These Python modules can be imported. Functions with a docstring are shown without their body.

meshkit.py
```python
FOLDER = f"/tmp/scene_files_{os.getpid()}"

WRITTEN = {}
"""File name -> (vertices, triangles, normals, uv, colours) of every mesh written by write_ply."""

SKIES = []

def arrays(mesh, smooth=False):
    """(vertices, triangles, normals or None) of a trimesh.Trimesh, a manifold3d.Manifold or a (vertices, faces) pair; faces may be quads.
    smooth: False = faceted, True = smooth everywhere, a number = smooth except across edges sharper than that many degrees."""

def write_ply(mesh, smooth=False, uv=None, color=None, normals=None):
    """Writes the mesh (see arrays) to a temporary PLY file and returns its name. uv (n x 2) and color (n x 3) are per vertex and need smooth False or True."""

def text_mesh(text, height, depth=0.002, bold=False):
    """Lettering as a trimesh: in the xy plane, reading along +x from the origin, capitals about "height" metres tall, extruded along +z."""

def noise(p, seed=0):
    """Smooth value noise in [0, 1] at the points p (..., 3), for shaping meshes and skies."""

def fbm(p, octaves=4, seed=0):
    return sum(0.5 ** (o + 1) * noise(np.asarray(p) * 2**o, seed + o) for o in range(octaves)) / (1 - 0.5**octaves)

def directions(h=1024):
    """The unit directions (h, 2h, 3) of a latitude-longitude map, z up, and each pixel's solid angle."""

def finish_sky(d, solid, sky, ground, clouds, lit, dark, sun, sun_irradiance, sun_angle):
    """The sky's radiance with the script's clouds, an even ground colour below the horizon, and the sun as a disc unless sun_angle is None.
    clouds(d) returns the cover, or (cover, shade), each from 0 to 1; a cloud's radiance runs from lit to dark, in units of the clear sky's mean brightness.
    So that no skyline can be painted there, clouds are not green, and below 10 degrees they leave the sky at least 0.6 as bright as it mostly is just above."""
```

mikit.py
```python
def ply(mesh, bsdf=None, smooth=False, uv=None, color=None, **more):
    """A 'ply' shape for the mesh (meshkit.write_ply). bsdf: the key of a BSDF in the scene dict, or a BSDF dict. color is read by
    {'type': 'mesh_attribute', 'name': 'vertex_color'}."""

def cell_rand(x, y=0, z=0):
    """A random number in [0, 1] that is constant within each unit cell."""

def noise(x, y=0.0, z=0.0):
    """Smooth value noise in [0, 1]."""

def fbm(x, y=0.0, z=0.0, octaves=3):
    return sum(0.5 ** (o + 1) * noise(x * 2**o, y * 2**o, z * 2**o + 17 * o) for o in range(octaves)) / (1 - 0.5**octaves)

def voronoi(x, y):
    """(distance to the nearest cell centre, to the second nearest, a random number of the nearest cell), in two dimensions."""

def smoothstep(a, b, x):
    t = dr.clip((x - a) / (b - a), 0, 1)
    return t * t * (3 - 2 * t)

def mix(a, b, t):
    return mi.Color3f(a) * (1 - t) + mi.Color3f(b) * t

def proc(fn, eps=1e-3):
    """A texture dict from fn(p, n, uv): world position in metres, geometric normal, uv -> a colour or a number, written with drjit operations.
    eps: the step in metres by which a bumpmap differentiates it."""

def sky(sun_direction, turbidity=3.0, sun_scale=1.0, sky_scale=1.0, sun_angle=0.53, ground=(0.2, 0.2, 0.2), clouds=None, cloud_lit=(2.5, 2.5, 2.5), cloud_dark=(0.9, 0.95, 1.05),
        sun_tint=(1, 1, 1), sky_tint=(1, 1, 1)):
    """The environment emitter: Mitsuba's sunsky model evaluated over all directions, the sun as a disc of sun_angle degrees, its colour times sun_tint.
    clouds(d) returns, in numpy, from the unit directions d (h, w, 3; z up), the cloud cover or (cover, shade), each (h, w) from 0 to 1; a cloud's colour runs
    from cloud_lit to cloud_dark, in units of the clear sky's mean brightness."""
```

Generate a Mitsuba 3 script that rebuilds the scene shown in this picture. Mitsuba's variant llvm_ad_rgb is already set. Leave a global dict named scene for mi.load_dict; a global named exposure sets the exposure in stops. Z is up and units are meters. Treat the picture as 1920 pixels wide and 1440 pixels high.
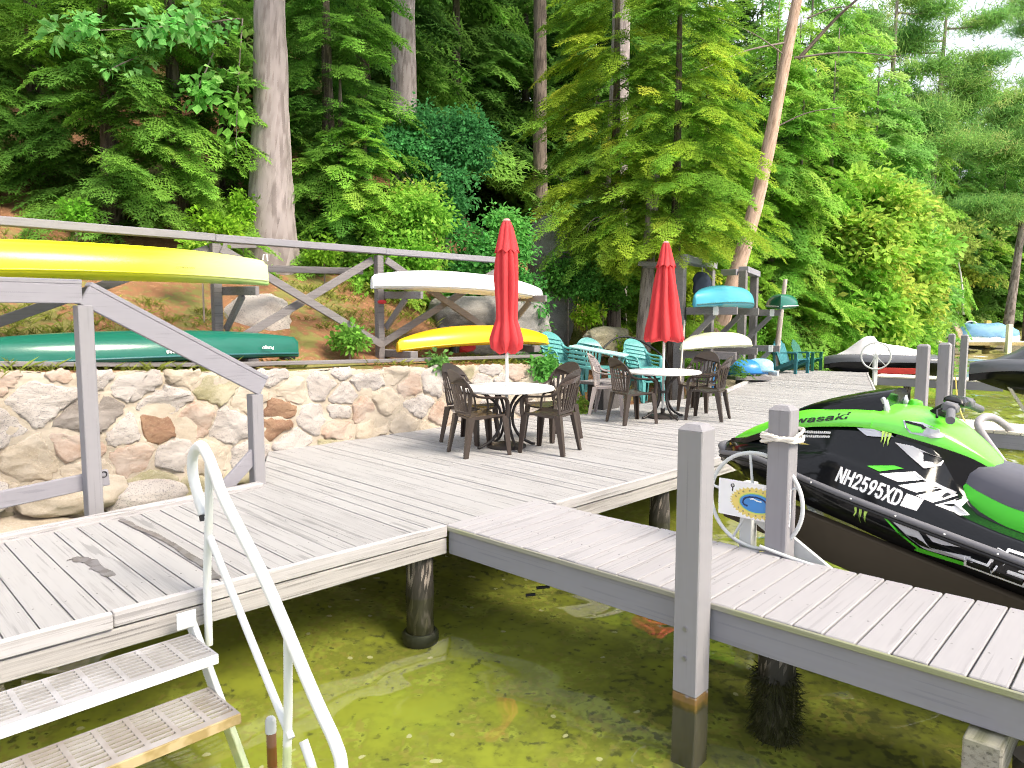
import math, random
import numpy as np, trimesh, manifold3d as m3
import drjit as dr, mitsuba as mi
import shapely, shapely.geometry as sg, shapely.affinity as sa
import mikit, meshkit
from mikit import proc, noise, fbm, mix, smoothstep, voronoi, cell_rand, ply

rng = np.random.default_rng(7)
random.seed(7)
T = mi.ScalarTransform4f
scene, labels = {}, {}

# ---------------------------------------------------------------- camera, sky, exposure
PITCH = math.atan(127 / 1362)
scene['camera'] = dict(type='perspective', fov=70.36, fov_axis='x', near_clip=0.05, far_clip=900.0,
    to_world=T().look_at(origin=[0, 0, 2.02], target=[0, math.cos(PITCH), 2.02 - math.sin(PITCH)], up=[0, 0, 1]))

def cloud_cover(d):
    n = meshkit.fbm(d * 3.0, 4, seed=3)
    return np.clip(0.90 + 0.3 * (n - 0.4), 0, 1), np.clip(0.12 + 0.9 * (n - 0.5), 0, 1)

scene['sky'] = mikit.sky((0.64, -0.45, 0.76), turbidity=3, sun_scale=0.85, sun_angle=24, sky_scale=1.0, clouds=cloud_cover,
                         cloud_lit=(2.5, 2.58, 2.85), cloud_dark=(1.5, 1.55, 1.72), sun_tint=(0.88, 0.95, 1.06))
exposure = 2.65

# ---------------------------------------------------------------- helpers
def take(name):
    if name not in labels and name not in scene and not any(k.startswith(name + '__') for k in scene):
        return name
    i = 1
    while f'{name}_{i:03d}' in labels or f'{name}_{i:03d}' in scene or any(k.startswith(f'{name}_{i:03d}__') for k in scene):
        i += 1
    return f'{name}_{i:03d}'

COUNT = {}
def thing(name, label, cat, group=None):
    n = COUNT.get(name, 0); COUNT[name] = n + 1
    key = name if n == 0 else f'{name}_{n:03d}'
    labels[key] = {'label': label, 'category': cat}
    if group: labels[key]['group'] = group
    return key

def part(parent, name, mesh, mat, smooth=False, label=None, to=None, stuff=False, shape=None, **kw):
    full = f'{parent}__{name}'
    n = COUNT.get(full, 0); COUNT[full] = n + 1
    key = full if n == 0 else f'{full}_{n:03d}'
    d = dict(shape) if shape is not None else ply(mesh, mat, smooth, **kw)
    if to is not None: d['to_world'] = T(to)
    scene[key] = d
    if label or stuff:
        labels[key] = {}
        if label: labels[key]['label'] = label
        if stuff: labels[key]['kind'] = 'stuff'
    return key

def single(name, label, cat, mesh, mat, smooth=False, group=None, **kw):
    key = thing(name, label, cat, group)
    scene[key] = ply(mesh, mat, smooth, **kw)
    return key

def setting(name, mesh, mat, smooth=False, **kw):
    scene[name] = ply(mesh, mat, smooth, **kw)
    labels[name] = {'kind': 'structure'}

def cat(ms): return trimesh.util.concatenate([m for m in ms if m is not None])

def mat4(x=0, y=0, z=0, rz=0, s=1.0):
    c, q = math.cos(rz) * s, math.sin(rz) * s
    return np.array([[c, -q, 0, x], [q, c, 0, y], [0, 0, s, z], [0, 0, 0, 1.0]])

def moved(m, M):
    m = m.copy(); m.apply_transform(M); return m

def cbox(lx, ly, lz, c=0.004):
    """box centred on the origin with chamfered edges"""
    pts = []
    for sx in (-1, 1):
        for sy in (-1, 1):
            for sz in (-1, 1):
                for k in range(3):
                    v = [sx * (lx / 2 - c), sy * (ly / 2 - c), sz * (lz / 2 - c)]
                    v[k] += (sx, sy, sz)[k] * c
                    pts.append(v)
    return trimesh.convex.convex_hull(np.array(pts))

def beam(p0, p1, w, h, up=(0, 0, 1), c=0.004, roll=0.0):
    """chamfered timber from p0 to p1; h measured along up, w across"""
    p0, p1 = np.array(p0, float), np.array(p1, float)
    x = p1 - p0; L = np.linalg.norm(x); x /= L
    z = np.array(up, float); z = z - x * (z @ x); z /= np.linalg.norm(z)
    y = np.cross(z, x)
    M = np.eye(4); M[:3, 0], M[:3, 1], M[:3, 2], M[:3, 3] = x, y, z, (p0 + p1) / 2
    return moved(cbox(L, w, h, c), M)

def smooth_path(P, n=8, closed=False):
    """Catmull-Rom through the points"""
    P = np.array(P, float)
    if closed: Q = np.vstack([P[-1], P, P[0], P[1]])
    else: Q = np.vstack([2 * P[0] - P[1], P, 2 * P[-1] - P[-2]])
    out = []
    for i in range(len(Q) - 3):
        a, b, c, d = Q[i:i + 4]
        for t in np.arange(n) / n:
            out.append(0.5 * ((2 * b) + (c - a) * t + (2 * a - 5 * b + 4 * c - d) * t * t + (3 * b - a - 3 * c + d) * t ** 3))
    if not closed: out.append(P[-1])
    return np.array(out)

def tube(P, r, sides=10, closed=False, caps=True, sq=1.0, up=None):
    P = np.array(P, float); n = len(P)
    r = np.broadcast_to(np.asarray(r, float), (n,))
    if closed: t = np.roll(P, -1, 0) - np.roll(P, 1, 0)
    else: t = np.gradient(P, axis=0)
    t /= np.linalg.norm(t, axis=1, keepdims=True) + 1e-12
    a = np.array(up if up is not None else ([0, 0, 1] if abs(t[0, 2]) < 0.9 else [1, 0, 0]), float)
    A = []
    for i in range(n):
        a = a - t[i] * (a @ t[i]); a = a / (np.linalg.norm(a) + 1e-12); A.append(a)
    A = np.array(A); B = np.cross(t, A)
    th = np.arange(sides) / sides * 2 * np.pi
    V = P[:, None] + r[:, None, None] * (np.cos(th)[None, :, None] * A[:, None] + sq * np.sin(th)[None, :, None] * B[:, None])
    V = V.reshape(-1, 3); F = []
    m = n if closed else n - 1
    for i in range(m):
        j = (i + 1) % n
        for k in range(sides):
            q = (k + 1) % sides
            F += [[i * sides + k, i * sides + q, j * sides + q], [i * sides + k, j * sides + q, j * sides + k]]
    if caps and not closed:
        V = np.vstack([V, P[0], P[-1]]); c0, c1 = len(V) - 2, len(V) - 1
        for k in range(sides):
            q = (k + 1) % sides
            F += [[c0, q, k], [c1, (n - 1) * sides + k, (n - 1) * sides + q]]
    m_ = trimesh.Trimesh(V, F, process=False)
    return m_

def loft(rings, close_ring=True, caps=True):
    R = np.array(rings, float); n, k = R.shape[:2]
    V = R.reshape(-1, 3); F = []
    kk = k if close_ring else k - 1
    for i in range(n - 1):
        for j in range(kk):
            q = (j + 1) % k
            F += [[i * k + j, i * k + q, (i + 1) * k + q], [i * k + j, (i + 1) * k + q, (i + 1) * k + j]]
    if caps:
        V = np.vstack([V, R[0].mean(0), R[-1].mean(0)]); c0, c1 = len(V) - 2, len(V) - 1
        for j in range(kk):
            q = (j + 1) % k
            F += [[c0, q, j], [c1, (n - 1) * k + j, (n - 1) * k + q]]
    m = trimesh.Trimesh(V, F, process=False)
    return m

def revolve(prof, n=24):
    """prof: list of (r, z)"""
    th = np.arange(n) / n * 2 * np.pi
    return loft([[(r * math.cos(a), r * math.sin(a), z) for a in th] for r, z in prof])

def extrude(poly, h, z=0.0):
    gs = getattr(poly, 'geoms', [poly])
    ms = []
    for g in gs:
        if g.is_empty or g.area < 1e-7: continue
        m = trimesh.creation.extrude_polygon(g, h, engine='earcut'); m.apply_translation([0, 0, z]); ms.append(m)
    return cat(ms) if ms else None

def frame(o, ex, ey, ez):
    M = np.eye(4); M[:3, 0], M[:3, 1], M[:3, 2], M[:3, 3] = ex, ey, ez, o
    return M

def vnoise(v, scale, amp, seed=0):
    return (meshkit.fbm(np.asarray(v) * scale + 100, 3, seed) - 0.5) * 2 * amp

def rock(center, size, seed, rz=0.0, sub=3, amp=0.28, flat=0.0):
    m = trimesh.creation.icosphere(subdivisions=sub)
    v = np.array(m.vertices)
    v = np.sign(v) * np.abs(v) ** 0.75
    d = 1 + vnoise(v, 1.3, amp, seed) + vnoise(v, 4.0, amp * 0.25, seed + 5)
    v = v * d[:, None] * np.array(size) / 2
    m.vertices = v
    return moved(m, mat4(*center, rz))

# ---------------------------------------------------------------- materials
def bs(name, d): scene[name] = d; return name

def principled(color, rough=0.6, two=True, bump=None, bscale=0.002, **kw):
    d = dict(type='principled', base_color=color if isinstance(color, dict) else {'type': 'rgb', 'value': list(color)},
             roughness=rough, **kw)
    if bump is not None:
        d = dict(type='bumpmap', arbitrary=bump, scale=bscale, bsdf=d)
    return dict(type='twosided', bsdf=d) if two else d

def rgb(name, c, rough=0.5, **kw): return bs(name, principled(c, rough, **kw))

DA = math.radians(44.5)
du = np.array([math.cos(DA), math.sin(DA), 0]); dv = np.array([math.sin(DA), -math.cos(DA), 0])
FA = math.radians(-42.8)
fv = np.array([math.cos(FA), math.sin(FA), 0]); fu = np.array([-math.sin(FA), math.cos(FA), 0])
K = np.array([-0.48, 5.14, 0.0])
DECK = 0.52

def timber(name, ang, base, dark, width=None, rough=0.75, streak=1.0, stain=0.3, org=(0.0, 0.0), vertical=False, green=0.0):
    """weathered sawn timber whose grain runs at angle ang in plan (or upright)"""
    c, s = math.cos(ang), math.sin(ang)
    def co(p):
        a = (p.x - org[0]) * c + (p.y - org[1]) * s
        b = -(p.x - org[0]) * s + (p.y - org[1]) * c
        if vertical: return p.z, a + 0.7 * b, b
        return a, b, p.z
    def fn(p, n, uv):
        a, b, z = co(p)
        r = cell_rand(dr.floor(b / width), 3.0) if width else 0.5
        g = fbm(a * 1.6 + r * 37, b * 55, z * 55, 3)
        fine = fbm(a * 9 + r * 11, b * 230, z * 230, 2)
        blotch = fbm(p.x * 2.3, p.y * 2.3, p.z * 2.3 + 7, 3)
        t = dr.clip((g - 0.40) * 1.3 * streak + (fine - 0.5) * 0.7 * streak + (r - 0.5) * 0.34 + (blotch - 0.5) * 0.9 * stain, 0, 1)
        col = mix(base, dark, t)
        crack = smoothstep(0.72, 0.84, noise(a * 2.2 + r * 53, b * 75, z * 75)) * 0.34 * streak
        col = col * (1 - crack)
        if width:   # screw heads in rows across the joists
            ra = a - dr.floor(a / 0.61) * 0.61 - 0.3; rb = dr.abs(b / width - dr.floor(b / width) - 0.5) * width - 0.042
            col = col * (1 - 0.6 * smoothstep(0.0062, 0.0045, dr.sqrt(ra * ra + rb * rb)))
        if green:
            col = mix(col, (0.27, 0.30, 0.12), smoothstep(0.45, 0.7, blotch) * green)
        return col
    def bf(p, n, uv):
        a, b, z = co(p)
        return fbm(a * 3, b * 120, z * 120, 2)
    return bs(name, principled(proc(fn), rough, bump=proc(bf, 2e-3), bscale=0.0022, specular=0.3))

timber('deck_wood', DA - math.pi / 2, (0.308, 0.303, 0.306), (0.185, 0.178, 0.180), 0.148, org=(K[0], K[1]), stain=0.5, streak=0.75)
timber('finger_wood', FA + math.pi / 2, (0.318, 0.308, 0.321), (0.243, 0.233, 0.246), 0.148, streak=0.45, org=(K[0], K[1]))
timber('trim_wood', DA, (0.396, 0.382, 0.389), (0.216, 0.205, 0.202), None, streak=1.0, stain=0.8)
timber('fascia_wood', FA, (0.241, 0.238, 0.270), (0.198, 0.191, 0.220), None, streak=0.3)
timber('edge_wood', FA, (0.288, 0.281, 0.238), (0.187, 0.187, 0.130), None, streak=0.6, stain=0.8, green=0.5)
timber('post_wood', 0, (0.259, 0.252, 0.270), (0.216, 0.205, 0.220), None, vertical=True, streak=0.35, stain=0.5)
timber('rail_wood', DA, (0.259, 0.252, 0.284), (0.202, 0.191, 0.216), None, streak=0.4)
timber('rack_wood', math.radians(46.4), (0.215, 0.20, 0.205), (0.115, 0.105, 0.105), None, streak=0.8, stain=0.6)
timber('old_wood', DA, (0.302, 0.281, 0.252), (0.122, 0.112, 0.094), None, streak=1.2, stain=0.9, green=0.35)
timber('rim_wood', DA, (0.36, 0.345, 0.34), (0.185, 0.172, 0.165), None, streak=1.1, stain=0.9)
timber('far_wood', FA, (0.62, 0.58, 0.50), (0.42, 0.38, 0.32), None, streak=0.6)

def piling_fn(p, n, uv):
    a = dr.atan2(n.y, n.x)
    g = fbm(a * 16, p.z * 1.2, p.x * 0.2, 3)
    col = mix((0.035, 0.03, 0.027), (0.30, 0.26, 0.23), smoothstep(0.50, 0.70, g))
    wet = smoothstep(0.16, 0.02, p.z)
    return mix(col, (0.022, 0.02, 0.014), wet * 0.85)
bs('piling_wood', principled(proc(piling_fn), 0.6))

def wetpost_fn(p, n, uv):
    g = fbm(p.x * 30, p.y * 30, p.z * 5, 3)
    line = p.z + (fbm(p.x * 25, p.y * 25, 1.0, 2) - 0.5) * 0.07
    dry = mix((0.259, 0.252, 0.270), (0.216, 0.205, 0.220), g)
    rust = mix((0.24, 0.13, 0.035), (0.11, 0.075, 0.03), g)
    wet = mix((0.075, 0.06, 0.03), (0.03, 0.026, 0.016), g)
    c = mix(wet, rust, smoothstep(-0.05, 0.0, line))
    return mix(c, dry, smoothstep(0.035, 0.06, line))
bs('wet_post', principled(proc(wetpost_fn), 0.7))

def stone_fn(base, dark, speck, amount):
    def fn(p, n, uv):
        b = fbm(p.x * 4, p.y * 4, p.z * 5, 4)
        f = fbm(p.x * 60, p.y * 60, p.z * 60, 2)
        s = noise(p.x * 130, p.y * 130, p.z * 130)
        c = mix(base, dark, smoothstep(0.3, 0.75, b * 0.75 + f * 0.25))
        return mix(c, speck, smoothstep(0.62, 0.78, s) * amount)
    return fn
def stone_bump(p, n, uv): return fbm(p.x * 22, p.y * 22, p.z * 22, 4)
for nm, b_, d_, s_, a_ in [('stone_granite', (0.455, 0.42, 0.395), (0.355, 0.318, 0.29), (0.15, 0.14, 0.155), 0.75),
                           ('stone_cream', (0.459, 0.400, 0.329), (0.348, 0.289, 0.215), (0.518, 0.474, 0.414), 0.4),
                           ('stone_pink', (0.444, 0.370, 0.318), (0.348, 0.237, 0.174), (0.488, 0.422, 0.370), 0.4),
                           ('stone_grey', (0.25, 0.222, 0.205), (0.16, 0.138, 0.122), (0.296, 0.266, 0.244), 0.5),
                           ('stone_rust', (0.266, 0.163, 0.100), (0.163, 0.085, 0.052), (0.311, 0.222, 0.163), 0.5),
                           ('stone_boulder', (0.235, 0.228, 0.218), (0.135, 0.132, 0.125), (0.34, 0.33, 0.32), 0.5),
                           ('stone_moss', (0.385, 0.348, 0.252), (0.237, 0.215, 0.118), (0.414, 0.385, 0.311), 0.4)]:
    bs(nm, principled(proc(stone_fn(b_, d_, s_, a_)), 0.85, bump=proc(stone_bump, 4e-3), bscale=0.02))
bs('mortar', principled(proc(stone_fn((0.459, 0.403, 0.333), (0.348, 0.296, 0.229), (0.444, 0.400, 0.340), 0.4)), 0.9, bump=proc(stone_bump, 4e-3), bscale=0.015))

def soil_fn(p, n, uv):
    a = fbm(p.x * 0.9, p.y * 0.9, p.z * 0.9, 4)
    b = fbm(p.x * 14, p.y * 14, p.z * 14, 3)
    needles = noise(p.x * 60 + 13 * b, p.y * 22, p.z * 40)
    c = mix((0.27, 0.13, 0.062), (0.165, 0.078, 0.038), b)
    c = mix(c, (0.36, 0.21, 0.12), smoothstep(0.66, 0.85, needles) * 0.7)
    green = dr.maximum(smoothstep(0.5, 0.62, a + (b - 0.5) * 0.35), smoothstep(19.0, 23.0, p.y + 4 * a) * smoothstep(-2.0, 4.0, p.x))
    return mix(c, mix((0.11, 0.15, 0.03), (0.19, 0.20, 0.055), b), green * 0.75)
def soil_bump(p, n, uv): return fbm(p.x * 12, p.y * 12, p.z * 12, 4)
bs('soil', principled(proc(soil_fn), 0.95, bump=proc(soil_bump, 5e-3), bscale=0.05))

def bed_fn(p, n, uv):
    a = fbm(p.x * 0.8, p.y * 0.8, 2.0, 4)
    b = fbm(p.x * 4, p.y * 4, 5.0, 4)
    c1 = fbm(p.x * 22, p.y * 22, 9.0, 3)
    c = mix((0.25, 0.255, 0.034), (0.11, 0.106, 0.024), smoothstep(0.34, 0.66, 0.45 * a + 0.40 * b + 0.15 * c1))
    c = mix(c, (0.34, 0.355, 0.065), smoothstep(0.50, 0.68, b * 0.7 + c1 * 0.3) * 0.7)
    c = mix(c, (0.05, 0.05, 0.018), smoothstep(0.58, 0.74, c1 * 0.65 + a * 0.35) * 0.85)
    tan = smoothstep(0.62, 0.70, noise(p.x * 34, p.y * 34, 3.0)) * smoothstep(0.45, 0.6, b)
    c = mix(c, (0.25, 0.19, 0.06), tan * 0.5)
    d1, d2, w = voronoi(p.x * 4.5 + b, p.y * 4.5 + a)
    peb = smoothstep(0.10, 0.06, d1) * smoothstep(0.80, 0.86, w)
    c = mix(c, (0.42, 0.38, 0.28), peb)
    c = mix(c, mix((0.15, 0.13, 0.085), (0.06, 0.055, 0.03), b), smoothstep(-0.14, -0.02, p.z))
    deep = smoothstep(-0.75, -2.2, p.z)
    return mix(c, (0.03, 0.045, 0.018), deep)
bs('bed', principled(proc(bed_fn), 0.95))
scene['water_surface'] = dict(type='thindielectric', int_ior=1.30, ext_ior=1.0, specular_transmittance={'type': 'rgb', 'value': [0.90, 0.96, 0.78]})

def bark_fn(light, dark, mossy=0.0):
    def fn(p, n, uv):
        a = dr.atan2(n.y, n.x)
        r = fbm(a * 13 + 1.2 * noise(p.z * 2, p.x), p.z * 2.6, p.y * 0.4, 3)
        plate = noise(a * 24, p.z * 5, p.x)
        c = mix(dark, light, smoothstep(0.36, 0.58, r * 0.7 + plate * 0.3))
        lich = smoothstep(0.55, 0.7, fbm(p.x * 4, p.y * 4, p.z * 1.2, 3))
        c = mix(c, mi.Color3f(light) * 1.25, lich * 0.35)
        if mossy: c = mix(c, (0.17, 0.20, 0.08), smoothstep(0.55, 0.75, fbm(p.x * 3, p.y * 3, p.z * 2, 2)) * mossy)
        return c
    return fn
def bark_bump(p, n, uv):
    a = dr.atan2(n.y, n.x)
    return fbm(a * 13 + 1.2 * noise(p.z * 2, p.x), p.z * 2.6, p.y * 0.4, 3)
for nm, l_, d_ in [('bark_pine', (0.31, 0.265, 0.265), (0.19, 0.158, 0.155)), ('bark_dark', (0.185, 0.145, 0.12), (0.07, 0.052, 0.045)),
                   ('bark_red', (0.52, 0.37, 0.29), (0.34, 0.22, 0.16)), ('bark_grey', (0.27, 0.225, 0.20), (0.115, 0.093, 0.08)),
                   ('bark_pale', (0.52, 0.46, 0.42), (0.32, 0.27, 0.24))]:
    bs(nm, principled(proc(bark_fn(l_, d_)), 0.9, bump=proc(bark_bump, 5e-3), bscale=0.03))

def leaf_bsdf(name, thick):
    return bs(name, dict(type='principledthin', base_color={'type': 'mesh_attribute', 'name': 'vertex_color'}, roughness=0.45, spec_trans=0.0,
                         diff_trans=thick, spec_tint=0.0, eta=1.4))
leaf_bsdf('needle', 0.95)
leaf_bsdf('leaf', 1.0)

rgb('red_cloth', (0.56, 0.038, 0.045), 0.8, sheen=0.3)
rgb('white_metal', (0.62, 0.64, 0.64), 0.32, specular=0.5)
rgb('table_white', (0.80, 0.80, 0.78), 0.25)
rgb('table_leg', (0.035, 0.03, 0.03), 0.4, specular=0.5)
rgb('chair_brown', (0.046, 0.033, 0.027), 0.33, specular=0.55)
rgb('chair_taupe', (0.42, 0.36, 0.34), 0.4)
rgb('chair_teal', (0.085, 0.30, 0.30), 0.35, specular=0.5)
rgb('teal_dark', (0.03, 0.13, 0.14), 0.4)
rgb('adirondack_blue', (0.035, 0.19, 0.22), 0.4)
rgb('adirondack_green', (0.02, 0.14, 0.09), 0.4)
rgb('black_plastic', (0.012, 0.012, 0.013), 0.3)
rgb('black_rubber', (0.02, 0.02, 0.022), 0.6)
rgb('grey_rubber', (0.14, 0.14, 0.155), 0.55)
rgb('grey_foam', (0.36, 0.345, 0.37), 0.7)
rgb('pipe_rust', (0.20, 0.065, 0.032), 0.7)
rgb('pipe_cap', (0.42, 0.44, 0.46), 0.5)
rgb('rope_white', (0.66, 0.62, 0.56), 0.9)
rgb('hull_black', (0.004, 0.0045, 0.006), 0.10, clearcoat=0.25, clearcoat_gloss=0.95, specular=0.28)
rgb('paint_green', (0.13, 0.64, 0.035), 0.26, clearcoat=1.0, clearcoat_gloss=0.85, specular=0.8)
rgb('seat_green', (0.06, 0.55, 0.02), 0.4)
rgb('seat_grey', (0.10, 0.10, 0.125), 0.6)
rgb('decal_white', (0.82, 0.82, 0.82), 0.3)
rgb('decal_grey', (0.42, 0.42, 0.44), 0.3)
rgb('decal_green', (0.09, 0.60, 0.03), 0.3)
rgb('decal_lime', (0.42, 0.62, 0.12), 0.3)
rgb('decal_yellow', (0.72, 0.58, 0.16), 0.4)
rgb('decal_black', (0.008, 0.008, 0.009), 0.35)
rgb('silver_grey', (0.45, 0.46, 0.50), 0.25, metallic=0.4)
rgb('sign_blue', (0.06, 0.24, 0.58), 0.4)
rgb('sign_navy', (0.01, 0.03, 0.12), 0.4)
rgb('lift_red', (0.42, 0.03, 0.02), 0.5)
rgb('tarp_white', (0.72, 0.70, 0.72), 0.7)
rgb('tarp_blue', (0.16, 0.33, 0.56), 0.6)
rgb('jet_grey', (0.11, 0.115, 0.13), 0.25, clearcoat=0.5)
rgb('bunk_brown', (0.06, 0.045, 0.028), 0.85)
rgb('blue_plastic', (0.03, 0.22, 0.56), 0.35)
rgb('blue_pale', (0.30, 0.55, 0.72), 0.4)
rgb('kayak_turq', (0.06, 0.34, 0.46), 0.3)
rgb('kayak_cream', (0.70, 0.72, 0.50), 0.35)
rgb('kayak_white', (0.68, 0.70, 0.72), 0.28)
rgb('kayak_gold', (0.78, 0.47, 0.012), 0.28, clearcoat=0.4)
rgb('kayak_green', (0.006, 0.125, 0.088), 0.2, clearcoat=0.6)
rgb('bolt_grey', (0.25, 0.25, 0.27), 0.4, metallic=0.7)
rgb('amber', (0.62, 0.42, 0.10), 0.5)
rgb('cream_paint', (0.74, 0.70, 0.56), 0.6)
def lime_fn(p, n, uv):
    t = smoothstep(-3.7, -2.6, p.x)
    c = mix((0.70, 0.70, 0.010), (0.70, 0.76, 0.42), t)
    return mix(c, (0.14, 0.55, 0.10), smoothstep(2.46, 2.34, p.z) * smoothstep(-3.5, -2.9, p.x))
bs('kayak_lime', principled(proc(lime_fn), 0.28, clearcoat=0.5))
def gritty(base, dark, sc):
    def fn(p, n, uv): return mix(base, dark, smoothstep(0.4, 0.65, fbm(p.x * sc, p.y * sc, p.z * sc, 3)))
    return fn
bs('tread_metal', principled(proc(gritty((0.34, 0.335, 0.35), (0.27, 0.262, 0.265), 9)), 0.45))
bs('tread_worn', principled(proc(gritty((0.32, 0.305, 0.305), (0.26, 0.235, 0.222), 9)), 0.6))
bs('nosing_tan', principled(proc(gritty((0.40, 0.31, 0.17), (0.27, 0.20, 0.08), 14)), 0.6))

# ---------------------------------------------------------------- terrain, water
FOOT = np.array([(-20, -9.9, 2.0, .5), (-12, -1.6, 1.85, .5), (-6, 4.63, 1.62, .5), (-2.75, 8.04, 1.42, .5), (0.25, 11.2, 1.26, .75), (0.5, 12.3, .62, .85),
                 (1.4, 13.0, .58, .85), (3.3, 14.7, .58, .8), (4.4, 17, .52, .7), (6.6, 21.5, .45, .6), (9.6, 23.5, .4, .55), (13, 26, .35, .5), (18, 32, .3, .45), (24, 42, .25, .3), (30, 47, .2, .25), (60, 58, .2, .2), (140, 70, .2, .2)], float)

def shore(x, y):
    """signed distance behind the foot of the bank, the bank's base height and its slope"""
    x, y = np.asarray(x, float), np.asarray(y, float)
    best = np.full(x.shape, 1e9); sgn = np.zeros(x.shape); b = np.zeros(x.shape); sl = np.zeros(x.shape)
    for p, q in zip(FOOT[:-1], FOOT[1:]):
        d = q[:2] - p[:2]; L2 = d @ d
        t = np.clip(((x - p[0]) * d[0] + (y - p[1]) * d[1]) / L2, 0, 1)
        ex, ey = x - (p[0] + t * d[0]), y - (p[1] + t * d[1])
        dist = np.hypot(ex, ey)
        s = np.where(-d[1] * (x - p[0]) + d[0] * (y - p[1]) > 0, 1.0, -1.0)
        m = dist < best
        best = np.where(m, dist, best); sgn = np.where(m, s, sgn)
        b = np.where(m, p[2] + t * (q[2] - p[2]), b); sl = np.where(m, p[3] + t * (q[3] - p[3]), sl)
    return best * sgn, b, sl

def ground(x, y):
    s, b, sl = shore(x, y)
    up = np.maximum(s - 0.9, 0)
    hill = b + 0.08 * np.minimum(np.maximum(s, 0), .9) + sl * np.minimum(up, 16) + 0.22 * np.clip(up - 16, 0, 10)
    n = meshkit.fbm(np.stack([np.asarray(x) * .6, np.asarray(y) * .6, np.zeros_like(x)], -1), 4, 11) - .5
    hill = hill + n * (0.08 + 0.5 * np.clip(up / 6, 0, 1))
    d = np.maximum(-s, 0)
    bed = np.where(b > 0.9, 0.03, 0.16) - 0.115 * np.minimum(d, 3.4) - 0.035 * np.maximum(d - 8.0, 0)
    bed = np.maximum(bed, -3.0) + n * 0.16
    return np.where(s > 0, hill, bed)

def gz(x, y): return float(ground(np.array([x]), np.array([y]))[0])

def axis(a, b, fine0, fine1, step, grow=1.16):
    v = list(np.arange(fine0, fine1 + 1e-6, step)); d = step
    while v[-1] < b: d *= grow; v.append(v[-1] + d)
    d = step
    while v[0] > a: d *= grow; v.insert(0, v[0] - d)
    return np.array(v)

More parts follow.
